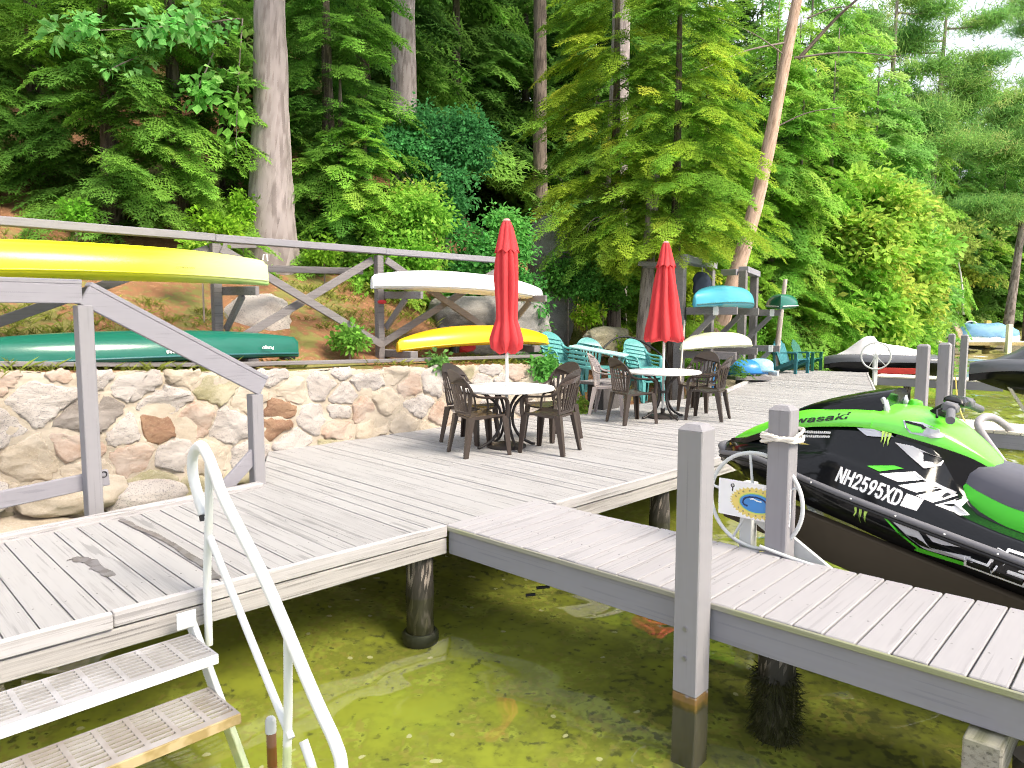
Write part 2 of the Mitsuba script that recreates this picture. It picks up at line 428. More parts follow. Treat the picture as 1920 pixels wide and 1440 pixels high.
def grid_mesh(xs, ys, zf):
    X, Y = np.meshgrid(xs, ys, indexing='ij'); Z = zf(X, Y)
    V = np.stack([X, Y, Z], -1).reshape(-1, 3); nx, ny = len(xs), len(ys)
    i, j = np.meshgrid(np.arange(nx - 1), np.arange(ny - 1), indexing='ij')
    a = (i * ny + j).ravel(); F = np.vstack([np.stack([a, a + ny, a + ny + 1], 1), np.stack([a, a + ny + 1, a + 1], 1)])
    return V, F

V, F = grid_mesh(axis(-60, 400, -7, 10, .13), axis(-30, 400, 2, 22, .13), ground)
cz = V[F].mean(1)
su = shore(cz[:, 0], cz[:, 1])[0] > 0
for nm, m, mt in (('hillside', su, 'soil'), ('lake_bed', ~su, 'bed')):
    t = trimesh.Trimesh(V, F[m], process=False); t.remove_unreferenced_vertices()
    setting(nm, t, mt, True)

def waves(x, y):
    amp = 0.50 + 0.75 * np.clip((x - 0.8) / 2.0, 0, 1)
    P = lambda f, ax, o: np.stack([x * f * ax + o, y * f, np.zeros_like(x)], -1)
    far = np.clip(np.hypot(x, y) / 7, 1, 3.0)
    w = (meshkit.fbm(P(1.7, 1, 3), 2, 1) - .5) * 0.030 + (meshkit.noise(P(3.6, .8, 9), 2) - .5) * 0.026 + (meshkit.noise(P(7.5, .8, 5), 4) - .5) * (0.010 + 0.008 * np.clip((x - 1.5) / 2, 0, 1))
    return w * amp * far
V, F = grid_mesh(axis(-40, 500, -3.5, 10, .065, 1.06), axis(-20, 400, 1.8, 14, .065, 1.05), waves)
s0 = shore(V[:, 0], V[:, 1])[0]
F = F[(s0[F] < 1.2).any(1)]
t = trimesh.Trimesh(V, F, process=False); t.remove_unreferenced_vertices()
setting('water', t, 'water_surface', True)

# ---------------------------------------------------------------- main deck
def UV(u, v, z=0.0): return K + du * u + dv * v + np.array([0, 0, z])
def FP(a, b, z=0.0): return K + fu * a + fv * b + np.array([0, 0, z])

deck = thing('main_deck', 'wide weathered grey plank boardwalk running along the foot of the stone wall', 'boardwalk')
# outline in plan: landward side, far end, water side
land = [(-5.2, 1.83), (-3.62, 4.42), (-2.24, 6.28), (-2.72, 8.02), (-1.15, 9.68), (0.95, 11.35), (1.6, 12.0), (4.13, 13.9), (5.15, 16.1), (7.4, 20.6)]
sea = [(9.6, 19.6), (9.32, 19.05), (7.06, 14.05), (4.6, 10.35), (2.95, 8.42), tuple(UV(1.0, .13)[:2]), tuple(UV(0.97, 0)[:2]), tuple(K[:2]), tuple(UV(-6.6, 0)[:2])]
outline = sg.Polygon(land + sea).buffer(0)
MB = np.eye(4); MB[:3, 0], MB[:3, 1] = du, -dv; MB[:3, 3] = K
inv = np.linalg.inv(MB)
loc = sg.Polygon([(inv @ np.array([x, y, 0, 1]))[:2] for x, y in outline.exterior.coords])
pr = np.random.default_rng(3)
u = -6.7
k = math.floor(-6.7 / .148)
while k * .148 < 20.5:
    strip = loc.intersection(sg.box(k * .148 + .004, -3, (k + 1) * .148 - .004, 9))
    for g in getattr(strip, 'geoms', [strip]):
        if g.is_empty or g.area < .004: continue
        x0, y0, x1, y1 = g.bounds
        pieces = [g]
        if y1 - y0 > 2.4 and pr.random() < .5:
            c = y0 + (y1 - y0) * pr.uniform(.3, .7)
            pieces = [g.intersection(sg.box(-50, -50, 50, c - .003)), g.intersection(sg.box(-50, c + .003, 50, 50))]
        for q in pieces:
            q = q.buffer(-.004, join_style=2).buffer(.004, join_style=1, quad_segs=1)
            if q.is_empty: continue
            m = extrude(q, .036, DECK - .036 - pr.uniform(0, .004))
            if m is None: continue
            v = np.array(m.vertices)
            v[:, 2] += (v[:, 0] - k * .148 - .07) * pr.normal(0, .012)
            m.vertices = v
            part(deck, 'plank', moved(m, MB), 'deck_wood')
    k += 1
# edge trim in two courses, broken into boards
def course(parent, name, P, Q, n, w, h, z, off, mat, out):
    for i in range(n):
        a, b = P + (Q - P) * (i / n), P + (Q - P) * ((i + 1) / n)
        e = (b - a) / np.linalg.norm(b - a) * .003
        o = out * (off + pr.normal(0, .003)); zz = np.array([0, 0, z + pr.normal(0, .003)])
        part(parent, name, beam(a + e + o + zz, b - e + o + zz, w, h, c=.006), mat)
P0, P1 = UV(-6.6, 0), UV(0, 0)
course(deck, 'edge_board', P0, P1 - du * .012, 3, .045, .085, DECK - .036, .024, 'trim_wood', dv)
course(deck, 'rim_joist', P0, P1 - du * .012, 2, .04, .115, DECK - .145, .008, 'rim_wood', dv)
pts = [UV(1.0, .13), np.array([2.95, 8.42, 0]), np.array([4.6, 10.35, 0]), np.array([7.06, 14.05, 0]), np.array([9.32, 19.05, 0]), np.array([9.6, 19.6, 0])]
for a, b in zip(pts[:-1], pts[1:]):
    d = (b - a) / np.linalg.norm(b - a); o = np.array([d[1], -d[0], 0])
    course(deck, 'edge_board', a, b, 1, .045, .085, DECK - .036, .024, 'trim_wood', o)
    course(deck, 'rim_joist', a, b, 1, .04, .115, DECK - .145, .008, 'rim_wood', o)
for uu in np.arange(-6, 12, 1.2):
    a, b = UV(uu, -.06, DECK - .125), UV(uu, -1.75 if uu < -.4 else -3.0, DECK - .125)
    part(deck, 'joist', beam(a, b, .05, .17), 'old_wood')
def pile(parent, x, y, z0, z1, r, mat='piling_wood', seed=0):
    zs = np.linspace(z0, z1, 40)
    m = tube([(x, y, z) for z in zs], r * np.linspace(1.08, .95, 40), 28, up=(1, 0, 0))
    v = np.array(m.vertices); c = np.array([x, y, 0]); rad = v - c; rad[:, 2] = 0
    v += rad * (vnoise(v * np.array([1, 1, .25]), 9, .20, seed) + vnoise(v * np.array([1, 1, .12]), 30, .14, seed + 2))[:, None]
    m.vertices = v
    return part(parent, 'piling', m, mat, 50)
pile(deck, *(UV(-.14, -.13)[:2]), -2.2, DECK - .2, .1, seed=1)
m = revolve([(.125, -.03), (.135, 0), (.135, .04), (.12, .06), (.105, .06), (.105, -.03)], 20); m.apply_translation([*UV(-.14, -.13)[:2], -.33])
part(deck, 'piling_band', m, 'black_rubber', 40)
pile(deck, *(UV(2.75, -.02)[:2]), -2.2, DECK - .2, .1, seed=2)
pile(deck, *(UV(-3.2, -.3)[:2]), -2.2, DECK - .2, .1, seed=3)
for x, y in ((5.9, 12.1), (9.15, 19.0)): pile(deck, x, y, -1.2, DECK - .2, .1, seed=4)
# kick board with the posts standing behind it
part(deck, 'kick_board', beam((-4.3, 3.62, DECK + .012), (-2.22, 6.31, DECK + .012), .10, .06, c=.008), 'trim_wood')
part(deck, 'kick_board', beam((3.95, 13.72, DECK + .03), (5.25, 16.2, DECK + .03), .09, .06), 'trim_wood', label='pale edge board behind the far table')

# dark wet patches where bare feet dripped
def puddle(name, lab, pts, w):
    P = smooth_path(np.array([(x, y) for x, y in pts]), 6)
    g = sg.LineString(P).buffer(w)
    r = np.random.default_rng(4)
    c = np.array(g.exterior.coords)[::2]; c = c + r.normal(0, w * .22, c.shape)
    m = extrude(sg.Polygon(c).buffer(0), .003, DECK + .0005)
    single(name, lab, 'puddle', m, 'wet_patch')
bs('wet_patch', principled(proc(gritty((0.15, 0.142, 0.15), (0.11, 0.10, 0.10), 20)), 0.25))
puddle('puddle', 'short curved dark wet patch on the boardwalk planks near the swim steps', [(-2.708, 4.389), (-2.609, 4.350), (-2.468, 4.217), (-2.345, 4.109)], .034)
puddle('puddle', 'long narrow dark wet streak on the boardwalk planks behind the swim step handrail', [(-2.887, 5.255), (-2.635, 5.025), (-2.396, 4.826), (-2.096, 4.522), (-1.879, 4.292), (-1.694, 4.057)], .022)

# ---------------------------------------------------------------- finger dock in front
fing = thing('finger_dock', 'narrow grey plank dock with painted side boards leading from the boardwalk to the lower right', 'dock')
W = .975
for k in range(38):
    a = .006 + k * .148
    q = cbox(.139, W + pr.uniform(-.006, .012), .038, .005)
    c = FP(W / 2 + pr.normal(0, .003) + .002, a + .072, DECK - .019 - pr.uniform(0, .003))
    M = frame(c, fv, fu, np.array([0, 0, 1.0]))
    part(fing, 'plank', moved(q, M), 'finger_wood')
part(fing, 'side_board', beam(FP(.028, .02, DECK - .127), FP(.028, 5.6, DECK - .127), .04, .172), 'fascia_wood')
part(fing, 'side_board', beam(FP(W - .03, .1, DECK - .127), FP(W - .03, 5.6, DECK - .127), .04, .172), 'fascia_wood')
part(fing, 'edge_strip', beam(FP(-.0075, .012, DECK - .0225), FP(-.0075, 5.6, DECK - .0225), .014, .031, c=.004), 'edge_wood', label='greenish weathered strip along the plank ends')
part(fing, 'cross_beam', beam(FP(-.08, 3.34, .205), FP(W, 3.34, .205), .14, .17, c=.008), 'old_wood')
part(fing, 'joist', beam(FP(.5, .1, DECK - .13), FP(.5, 5.5, DECK - .13), .05, .17), 'old_wood')
p = FP(.45, 2.27); pile(fing, p[0], p[1], -1.2, DECK - .2, .1, seed=6)
p = FP(.25, 3.5); pile(fing, p[0], p[1], -1.2, .14, .1, seed=7)
r_ = np.random.default_rng(17); AV, AF = [], []
for i in range(900):
    a, z = r_.uniform(0, 6.28), r_.uniform(-.34, .03); c = FP(.45, 2.27) + np.array([math.cos(a), math.sin(a), 0]) * .1 + [0, 0, z]
    d = np.array([math.cos(a), math.sin(a), r_.normal(-.5, .6)]); q = np.cross(d, r_.normal(0, 1, 3)); q = q / np.linalg.norm(q) * .006; n0 = len(AV)
    AV += [c - q, c + q, c + d * r_.uniform(.03, .085)]; AF.append([n0, n0 + 1, n0 + 2])
rgb('algae_dark', (.03, .03, .012), .9)
part(fing, 'piling__algae', (np.array(AV), np.array(AF)), 'algae_dark', stuff=True)

# ---------------------------------------------------------------- mooring posts
def post(x, y, z0, z1, size, ang, label, mat='post_wood', group=None, wet=True, cap=.03):
    k = thing('mooring_post', label, 'post', group)
    def body(a, b, m, top=False):
        q = cbox(size, size, b - a, .006)
        if top:
            h = size / 2
            v = np.array([(sx * h, sy * h, 0) for sx in (-1, 1) for sy in (-1, 1)] + [(sx * (h - cap), sy * (h - cap), cap) for sx in (-1, 1) for sy in (-1, 1)])
            top_m = trimesh.convex.convex_hull(v); top_m.apply_translation([0, 0, (b - a) / 2 - .003])
            q = cat([q, top_m])
        q.apply_translation([0, 0, (a + b) / 2])
        return moved(q, mat4(x, y, 0, ang))
    if wet:
        part(k, 'shaft', body(.04, z1 - cap, mat, True), mat)
        part(k, 'foot', body(z0, .0385, mat), 'wet_post', label='rusty brown waterlogged foot of the post')
    else:
        part(k, 'shaft', body(z0, z1 - cap, mat, True), mat)
    return k
p1 = FP(-.085, 2.028)
mp = post(p1[0], p1[1], -1.2, 1.475, .14, FA, 'square grey post at the front edge of the narrow dock, nearest the camera')
for z in (.40, .24):
    c = p1 - fu * .07; m = trimesh.creation.cylinder(radius=.011, height=.014, sections=8)
    m.apply_transform(trimesh.geometry.align_vectors([0, 0, 1], -fu)); m.apply_translation(c + np.array([0, 0, z]) - fu * .005)
    part(mp, 'bolt', m, 'bolt_grey', 40)
p2 = FP(1.03, 2.025)
post(p2[0], p2[1], -1.2, 1.47, .14, FA, 'square grey post with white rope wound round it, beside the green watercraft')
# rope wound round the second post
P = []
for i in range(260):
    t = i / 259; a = t * 2 * math.pi * 3.2
    r = .104 / max(abs(math.cos(a)), abs(math.sin(a))) ** .72 * (1 + .04 * math.sin(7 * a))
    c = np.array([p2[0], p2[1], 0]) + fv * r * math.cos(a) + fu * r * math.sin(a)
    P.append((c[0], c[1], 1.235 + .055 * t + .022 * math.sin(a * 1.3 + 1)))
P = np.array(P)
strands = []
for s in range(3):
    ph = np.arange(len(P)) * .55 + s * 2.1
    o = np.stack([np.cos(ph) * .0055, np.sin(ph) * .0055, np.sin(ph + 1.2) * .006], 1)
    strands.append(tube(P + o, .0075, 6))
single('mooring_rope', 'white twisted rope wound in three turns round a grey dock post', 'rope', cat(strands), 'rope_white', True)

# ---------------------------------------------------------------- swim steps with handrail
LP = np.array([-1.66, 3.84, 0.0])
LV = np.array([math.cos(math.radians(-44)), math.sin(math.radians(-44)), 0]); LU = np.array([-LV[1], LV[0], 0])
def L(t, z, uoff=0.0): return LP + LV * t + LU * uoff + np.array([0, 0, z])
steps = thing('swim_steps', 'white aluminium swim steps with grated treads and a looped handrail going down into the water', 'steps')
rail = smooth_path([L(.0, .945), L(-.07, 1.04), L(-.13, 1.15), L(-.12, 1.26), L(-.02, 1.328), L(.07, 1.285), L(.15, 1.20), L(.255, 1.08), L(.67, .755), L(1.08, .345), L(1.25, .19), L(1.295, .08), L(1.30, -.25)], 7)
part(steps, 'handrail', tube(rail, .029, 14), 'white_metal', True)
part(steps, 'rail_end_cap', tube([L(.002, .955), L(.012, .925)], .0305, 12), 'black_rubber', 40)
rp = smooth_path([L(.08, 1.27), L(.06, 1.0), L(.0, .6), L(-.01, .22)], 6)
part(steps, 'rail_post', tube(rp, .0215, 12), 'white_metal', True)
part(steps, 'mid_rail', tube(smooth_path([L(.055, .84), L(.3, .60), L(.75, .16), L(.87, .05)], 5), .019, 12), 'white_metal', True)
part(steps, 'rail_post', tube([L(.865, .53), L(.85, .2), L(.80, -.3)], .0215, 12), 'white_metal', True, label='rail post stained tan below the water line')
part(steps, 'mid_rail', tube([L(.98, .085), L(1.03, .02), L(1.2, -.22)], .021, 12), 'white_metal', True)
for s in (0, 1):
    uo = -.085 - s * .99
    part(steps, 'stringer', beam(L(-.02, .36, uo), L(.78, -.44, uo), .03, .085, up=(0, 0, 1), c=.004), 'white_metal')
    part(steps, 'mounting_plate', beam(L(.038, DECK - .10, uo - .05), L(.045, DECK - .10, uo - .05), .1, .09, c=.001), 'white_metal')
def grating(n_long, n_cross, lx, ly, name, mat, M):
    """frame with long slots between bars, each panel of slots cut right through"""
    outer = sg.box(0, 0, lx, ly); holes = []
    for i in range(n_cross):
        x0 = lx * i / n_cross + .012; x1 = lx * (i + 1) / n_cross - .012
        for j in range(n_long):
            y0 = .012 + (ly - .05) * j / n_long; holes.append(sg.box(x0, y0 + .004, x1, y0 + (ly - .05) / n_long * .74))
    m = extrude(outer.difference(shapely.union_all(holes)), .012, -.006)
    return part(steps, name, moved(m, M), mat)
for (t0, t1, z, mt, nose) in ((.005, .345, .318, 'tread_metal', 'white_metal'), (.215, .575, .095, 'tread_worn', 'nosing_tan')):
    uo0, uo1 = -1.06, -.105
    M = frame(L(t0, z, uo0), LU, LV, np.array([0, 0, -1.0]))
    grating(8, 7, uo1 - uo0, t1 - t0, 'tread', mt, M)
    part(steps, 'nosing', beam(L(t1 + .004, z - .018, uo0), L(t1 + .004, z - .018, uo1), .012, .05, c=.003), nose)
    for uo in (uo0 + .02, uo1 - .02): part(steps, 'tread_bracket', beam(L(t0 + .02, z - .03, uo), L(t1 - .02, z - .03, uo), .012, .045, c=.002), nose)
ps = thing('pipe_stake', 'rusty brown steel pipe with grey cap standing in the water beside the swim steps', 'pipe')
q = L(.42, 0, -.08)
pc = np.array([-1.17, 3.37, 0])
part(ps, 'shaft', tube([pc + [0, 0, -.9], pc + [-.005, 0, .0], pc + [-.006, 0, .03]], .0235, 14, up=(1, 0, 0)), 'pipe_rust', True)
part(ps, 'cap', tube([pc + [-.006, 0, .0], pc + [-.006, 0, .06], pc + [-.006, 0, .075]], [.0265, .0265, .019], 14, up=(1, 0, 0)), 'pipe_cap', 40)

# ---------------------------------------------------------------- timber stair railing at the left
tr = thing('timber_railing', 'grey timber stair railing with sloping top board at the left edge of the boardwalk', 'railing')
RA = math.radians(48)
rd = np.array([math.cos(RA), math.sin(RA), 0]); rn = np.array([-math.sin(RA), math.cos(RA), 0])
R0 = np.array([-3.19, 5.43, 0])
def RP(t, z, o=0.0): return R0 + rd * t + rn * o + np.array([0, 0, z])
LR = 1.345
part(tr, 'post', beam(RP(0, DECK - .3), RP(0, 2.10), .115, .105, up=rd, c=.005), 'post_wood')
part(tr, 'post', beam(RP(LR, DECK - .2), RP(LR, 1.33), .105, .105, up=rd, c=.005), 'post_wood')
part(tr, 'top_rail', beam(RP(-2.4, 2.184, -.03), RP(-.015, 2.184, -.03), .04, .142, c=.005), 'rail_wood')
part(tr, 'cap_board', beam(RP(-2.4, 2.272, .01), RP(-.012, 2.272, .01), .12, .034, c=.004), 'rail_wood')
q0, q1 = RP(.0, 2.178, -.03), RP(LR + .06, 1.385, -.03)
sl = (q1 - q0) / np.linalg.norm(q1 - q0); un = np.array([0, 0, 1.0]) - sl * sl[2]; un /= np.linalg.norm(un)
part(tr, 'slope_rail', beam(q0, q1, .04, .15, c=.005), 'rail_wood')
part(tr, 'cap_board', beam(q0 + un * .094 + rn * .04, q1 + un * .094 + rn * .04, .12, .034, c=.004), 'rail_wood')
part(tr, 'lower_board', beam(RP(-2.4, .60, .08), RP(.14, .77, .08), .04, .125, c=.005), 'rail_wood', label='lower board with peeling paint behind the tall post')
part(tr, 'brace', beam(RP(LR - .36, .49, .0), RP(LR - .01, .80, .0), .04, .12, c=.005), 'rail_wood')
m = trimesh.creation.torus(major_radius=.022, minor_radius=.004, major_sections=16, minor_sections=6)
m.apply_transform(trimesh.geometry.align_vectors([0, 0, 1], rn)); m.apply_translation(RP(.1, .80, .055))
part(tr, 'ring_bolt', m, 'black_plastic', True)

# ---------------------------------------------------------------- stone retaining wall
wall = thing('stone_wall', 'cream mortared fieldstone retaining wall along the landward side of the boardwalk', 'wall')
WP = np.array([(-6.4, 4.22), (-4.43, 6.27), (-2.75, 8.04), (-1.15, 9.72), (0.05, 10.72), (.75, 11.22), (1.02, 11.50), (1.02, 11.85), (.55, 12.2), (.1, 12.3)])
WZ = np.array([1.66, 1.55, 1.43, 1.36, 1.31, 1.27, 1.20, 1.05, .8, .65])
seg = np.hypot(*np.diff(WP, axis=0).T); WL = np.concatenate([[0], np.cumsum(seg)])
def wpos(t):
    return np.stack([np.interp(t, WL, WP[:, 0]), np.interp(t, WL, WP[:, 1])], -1)
def wnorm(t):
    d = wpos(np.asarray(t) + .15) - wpos(np.asarray(t) - .15); d /= np.linalg.norm(d, axis=-1, keepdims=True) + 1e-9
    return np.stack([d[..., 1], -d[..., 0]], -1)
def wtop(t): return np.interp(t, WL, WZ)
def wall_pt(t, z, o):
    p, n = wpos(t), wnorm(t)
    lean = .05 * (1.45 - np.asarray(z))
    return np.stack([p[..., 0] + n[..., 0] * (o + lean), p[..., 1] + n[..., 1] * (o + lean), z], -1)
ts = np.arange(0, WL[-1] + .01, .09); zs_ = np.linspace(0, 1, 26)
TT, ZZ = np.meshgrid(ts, zs_, indexing='ij')
top = wtop(TT) - .02 + .03 * (meshkit.noise(np.stack([TT * 3, TT * 0, TT * 0], -1), 5) - .5)
ZV = -.15 + ZZ * (top + .15)
PV = wall_pt(TT, ZV, .012)
PV += (vnoise(PV.reshape(-1, 3), 5, .022, 2).reshape(TT.shape))[..., None] * np.concatenate([wnorm(TT), np.zeros(TT.shape + (1,))], -1)
back = PV[:, -1].copy(); back[:, :2] -= wnorm(ts) * .45
PV = np.concatenate([PV, back[:, None]], 1)
n1, n2 = PV.shape[:2]
i, j = np.meshgrid(np.arange(n1 - 1), np.arange(n2 - 1), indexing='ij'); a = (i * n2 + j).ravel()
part(wall, 'mortar', trimesh.Trimesh(PV.reshape(-1, 3), np.vstack([np.stack([a, a + n2, a + n2 + 1], 1), np.stack([a, a + n2 + 1, a + 1], 1)]), process=False), 'mortar', True)
wr = np.random.default_rng(21)
pts = []
tot = WL[-1]
for _ in range(3500):
    q = np.array([wr.uniform(-.1, tot + .1), wr.uniform(-.12, 1.6)])
    rmin = wr.choice([.18, .27, .36], p=[.08, .37, .55])
    if all((((q - r_) * [.72, 1.15]) ** 2).sum() > rmin ** 2 for r_ in pts): pts.append(q)
pts = np.array(pts)
pts = np.vstack([pts, pts * [1, 0] + [0, -9], pts * [1, 0] + [0, 9]])
vor = shapely.voronoi_polygons(sg.MultiPoint([tuple(x) for x in pts * [1, 1.35]]))
face = sg.Polygon([(t, -.12) for t in (0, tot)] + [(t, wtop(t) + .015) for t in np.linspace(tot, 0, 60)])
feat = [(3.55, 1.12, 'stone_grey'), (5.32, .90, 'stone_rust'), (2.95, 1.18, 'stone_grey'), (2.55, .9, 'stone_pink'), (3.35, .72, 'stone_pink'), (2.2, .82, 'stone_pink'), (2.7, .28, 'stone_moss')]
stones = []
for g in vor.geoms:
    g = sa.scale(g, 1, 1 / 1.35, origin=(0, 0)).intersection(face)
    g = g.buffer(-.06).buffer(.05, quad_segs=3)
    if g.is_empty or g.geom_type != 'Polygon' or g.area < .006: continue
    stones.append(g)
for g in stones:
    c = np.array(g.centroid.coords[0])
    mats = wr.choice(['stone_granite', 'stone_cream', 'stone_pink', 'stone_moss', 'stone_grey', 'stone_rust'], p=[.54, .29, .11, .04, .01, .01])
    if c[1] < .42 and mats in ('stone_granite', 'stone_cream'): mats = wr.choice(['stone_cream', 'stone_moss'])
    for ft, fz, fm in feat:
        if np.hypot(c[0] - ft, c[1] - fz) < .16: mats = fm
    ring = np.array(g.exterior.segmentize(.03).coords)[:-1] if g.length < 1 else np.array(g.exterior.segmentize(.05).coords)[:-1]
    nrg = len(ring)
    if nrg > 30: ring = ring[:: nrg // 24]
    ring = ring + wr.normal(0, .009, ring.shape)
    bulge = wr.uniform(.002, .020)
    rings, tl = [], wr.normal(0, .07, 2); sd = int(wr.integers(1000))
    for sc, h in ((1.02, -.01), (1.0, .008), (.965, .021), (.88, .026 + bulge * .6), (.6, .026 + bulge * .85), (.3, .026 + bulge)):
        rr = c + (ring - c) * sc
        off = h + (ring - c) @ tl * min(1, (1.03 - sc) * 6) + vnoise(np.stack([rr[:, 0], rr[:, 1], rr[:, 0] * 0], 1), 9, .028, sd) * (sc < .98)
        rings.append(wall_pt(rr[:, 0], rr[:, 1], off))
    part(wall, 'stone', loft(rings), str(mats), True)
# flat cap slabs leaning at the foot of the wall near the stair railing
for i, (t, z, s, r) in enumerate([(2.35, .50, (1.0, .5, .34), .25), (3.3, .40, (.9, .45, .30), .1), (1.9, .25, (.9, .5, .4), 0), (2.75, .12, (1.2, .55, .36), .05), (3.9, .28, (.75, .4, .3), 0)]):
    c = wall_pt(np.array(t), np.array(z), .16)
    part(wall, 'foot_stone', rock(c, s, 40 + i, math.radians(46) + r, 3, .2), ['stone_granite', 'stone_cream', 'stone_moss', 'stone_cream', 'stone_granite'][i], 50)

# ---------------------------------------------------------------- kayak rack above the wall
RK = math.radians(46.4)
kd = np.array([math.cos(RK), math.sin(RK), 0]); kn = np.array([-math.sin(RK), math.cos(RK), 0])
KO = np.array([-3.40, 8.66, 0])
def KP(t, z, o=0.0): return KO + kd * t + kn * o + np.array([0, 0, z])
# lower curb board on the wall top
cb = thing('curb_board', 'long grey board lying along the top edge of the stone wall', 'board')
for a, b, za, zb in ((-3.9, -.5, 1.68, 1.50), (-.49, 1.9, 1.50, 1.44), (1.91, 4.9, 1.44, 1.385)):
    part(cb, 'board', beam(KP(a, za, -.72), KP(b, zb, -.72), .09, .045, c=.005), 'rack_wood')
kr = thing('kayak_rack', 'dark timber boat rack with top rail, crossed braces and arms above the stone wall', 'boat rack')
TOPZ = 2.925
for t, z0 in ((-3.2, 1.4), (-.1, 1.38), (2.225, 1.35), (4.75, 1.3)):
    part(kr, 'post', beam(KP(t, z0), KP(t, TOPZ - .06), .10, .10, up=kd, c=.005), 'rack_wood')
for a, b in ((-4.6, -.12), (-.117, 2.3), (2.303, 4.72)):
    part(kr, 'top_rail', beam(KP(a, TOPZ, -.01), KP(b, TOPZ + .005, -.01), .135, .085, c=.006), 'rail_wood')
for a, za, b, zb, o in ((-.06, 2.80, 2.20, 1.62, -.075), (2.16, 2.80, -.05, 1.62, .055), (2.30, 1.63, 4.7, 2.80, .055), (2.30, 2.80, 4.7, 1.60, -.075), (-3.1, 1.62, -.15, 2.80, .055), (-3.1, 2.80, -.15, 1.62, -.075)):
    part(kr, 'cross_brace', beam(KP(a, za, o), KP(b, zb, o), .04, .10, c=.004), 'rack_wood')
for t in (-3.2, -.1, 2.225, 4.75):
    part(kr, 'arm', beam(KP(t + .075, 2.32, .12), KP(t + .075, 2.30, -.85), .045, .10, c=.004), 'rack_wood')
    part(kr, 'arm_brace', beam(KP(t + .077, 1.86, -.05), KP(t + .077, 2.26, -.5), .04, .085, c=.004), 'rack_wood')
    part(kr, 'foot_block', beam(KP(t + .12, 1.50, .1), KP(t + .12, 1.49, -.62), .13, .10, c=.006), 'rack_wood')
part(kr, 'back_rail', beam(KP(-.05, 2.62, .5), KP(2.2, 2.66, .35), .04, .09, c=.004), 'rack_wood')
part(kr, 'back_rail', beam(KP(.2, 2.95, 1.1), KP(1.0, 3.02, 1.15), .03, .12, c=.004), 'rack_wood')
m = trimesh.creation.icosphere(subdivisions=2, radius=.05); m.apply_scale([1.3, .6, .6]); m.apply_translation(KP(2.20, 2.22, -.1))
single('hanging_float', 'small red float hanging on the rack post under the white kayak', 'float', m, 'red_cloth', True)

# ---------------------------------------------------------------- kayaks
def kayak_hull(Ln, W, H, eh, arch=0.0, n=44, k=26, blunt=.10, top_p=2.2):
    rings = []
    for i in range(n):
        x = -1 + 2 * i / (n - 1); x = math.copysign(1 - (1 - abs(x)) ** 1.5, x) if abs(x) > 0 else 0
        a = abs(x)
        w = W * (blunt + (1 - blunt) * (1 - a ** 2.1)) * (1 if a < .97 else .72 if a > .995 else .9)
        h = H * (eh + (1 - eh) * (1 - a ** 2.6)) * (1 if a < .985 else .86)
        zb = -arch * a * a
        ring = []
        for j in range(k):
            th = 2 * math.pi * j / k
            c, s = math.cos(th), math.sin(th)
            pw = 2 / top_p
            y = w * math.copysign(abs(c) ** .75, c)
            z = zb + (h * .80 * abs(s) ** pw if s > 0 else -h * .20 * abs(s) ** .8) + h * .2
            ring.append((x * Ln / 2, y, z))
        rings.append(ring)
    return loft(rings)
def seam_line(Ln, W, H, eh, arch, side, blunt=.10):
    P = []
    for x in np.linspace(-.99, .99, 50):
        a = abs(x)
        P.append((x * Ln / 2, side * (W * (blunt + (1 - blunt) * (1 - a ** 2.1)) + .004), H * (eh + (1 - eh) * (1 - a ** 2.6)) * .2 - arch * a * a))
    return P
def kayak(label, Ln, W, H, eh, arch, M, mat, rim, group=None, name='kayak', pitch=0.0, **kw):
    k = thing(name, label, 'kayak', group)
    R = np.eye(4); R[0, 0] = R[2, 2] = math.cos(pitch); R[0, 2] = math.sin(pitch); R[2, 0] = -math.sin(pitch)
    M = M @ R
    part(k, 'hull', moved(kayak_hull(Ln, W, H, eh, arch, **kw), M), mat, 50)
    for s in (-1, 1):
        part(k, 'hull__rim', moved(tube(seam_line(Ln, W, H, eh, arch, s), .011, 8), M), rim, True)
    return k, M
def at_rack(t, z, o, rz=0.0):
    c = KP(t, z, o); return mat4(c[0], c[1], c[2], RK + rz)
k1, M1 = kayak('long lime yellow kayak upside down on the upper rack at the left', 3.7, .36, .36, .78, .02, at_rack(-1.55, 2.375, -.47), 'kayak_lime', 'kayak_lime', pitch=-.012)
UPS = lambda x, y, z: frame(np.array([x, y, z]), np.array([-1., 0, 0]), np.array([0, -.12, -.99]), np.array([0, -.99, .12]))
g = meshkit.text_mesh('rotomolded  O', .020, .003); g.apply_transform(UPS(.86, -.352, .14))
part(k1, 'hull__lettering', moved(g, M1), 'decal_black')
part(k1, 'tow_toggle', moved(tube([(1.79, -.02, .27), (1.80, -.03, .335), (1.835, -.03, .34), (1.845, -.03, .26)], .008, 6), M1), 'decal_white', True)
k2, M2 = kayak('glossy dark green kayak upside down on blocks on top of the stone wall', 3.6, .36, .33, .72, .02, at_rack(-1.12, 1.545, -.44), 'kayak_green', 'teal_dark')
for tx, x, y, hh in (('Wilderness', .42, -.362, .042), ('Pungo', 1.36, -.245, .035)):
    g = meshkit.text_mesh(tx, hh, .003, True); g.apply_transform(UPS(x, y, .13))
    part(k2, 'hull__lettering', moved(g, M2), 'decal_white')
part(k2, 'skid_plate', moved(cbox(.16, .12, .05, .01), M2 @ mat4(1.66, 0, -.02)), 'black_plastic')
kayak('silver white kayak upside down on the upper rack beside the red umbrella', 3.4, .36, .30, .62, .03, at_rack(3.50, 2.36, -.42), 'kayak_white', 'kayak_white', pitch=.03, top_p=3.2)
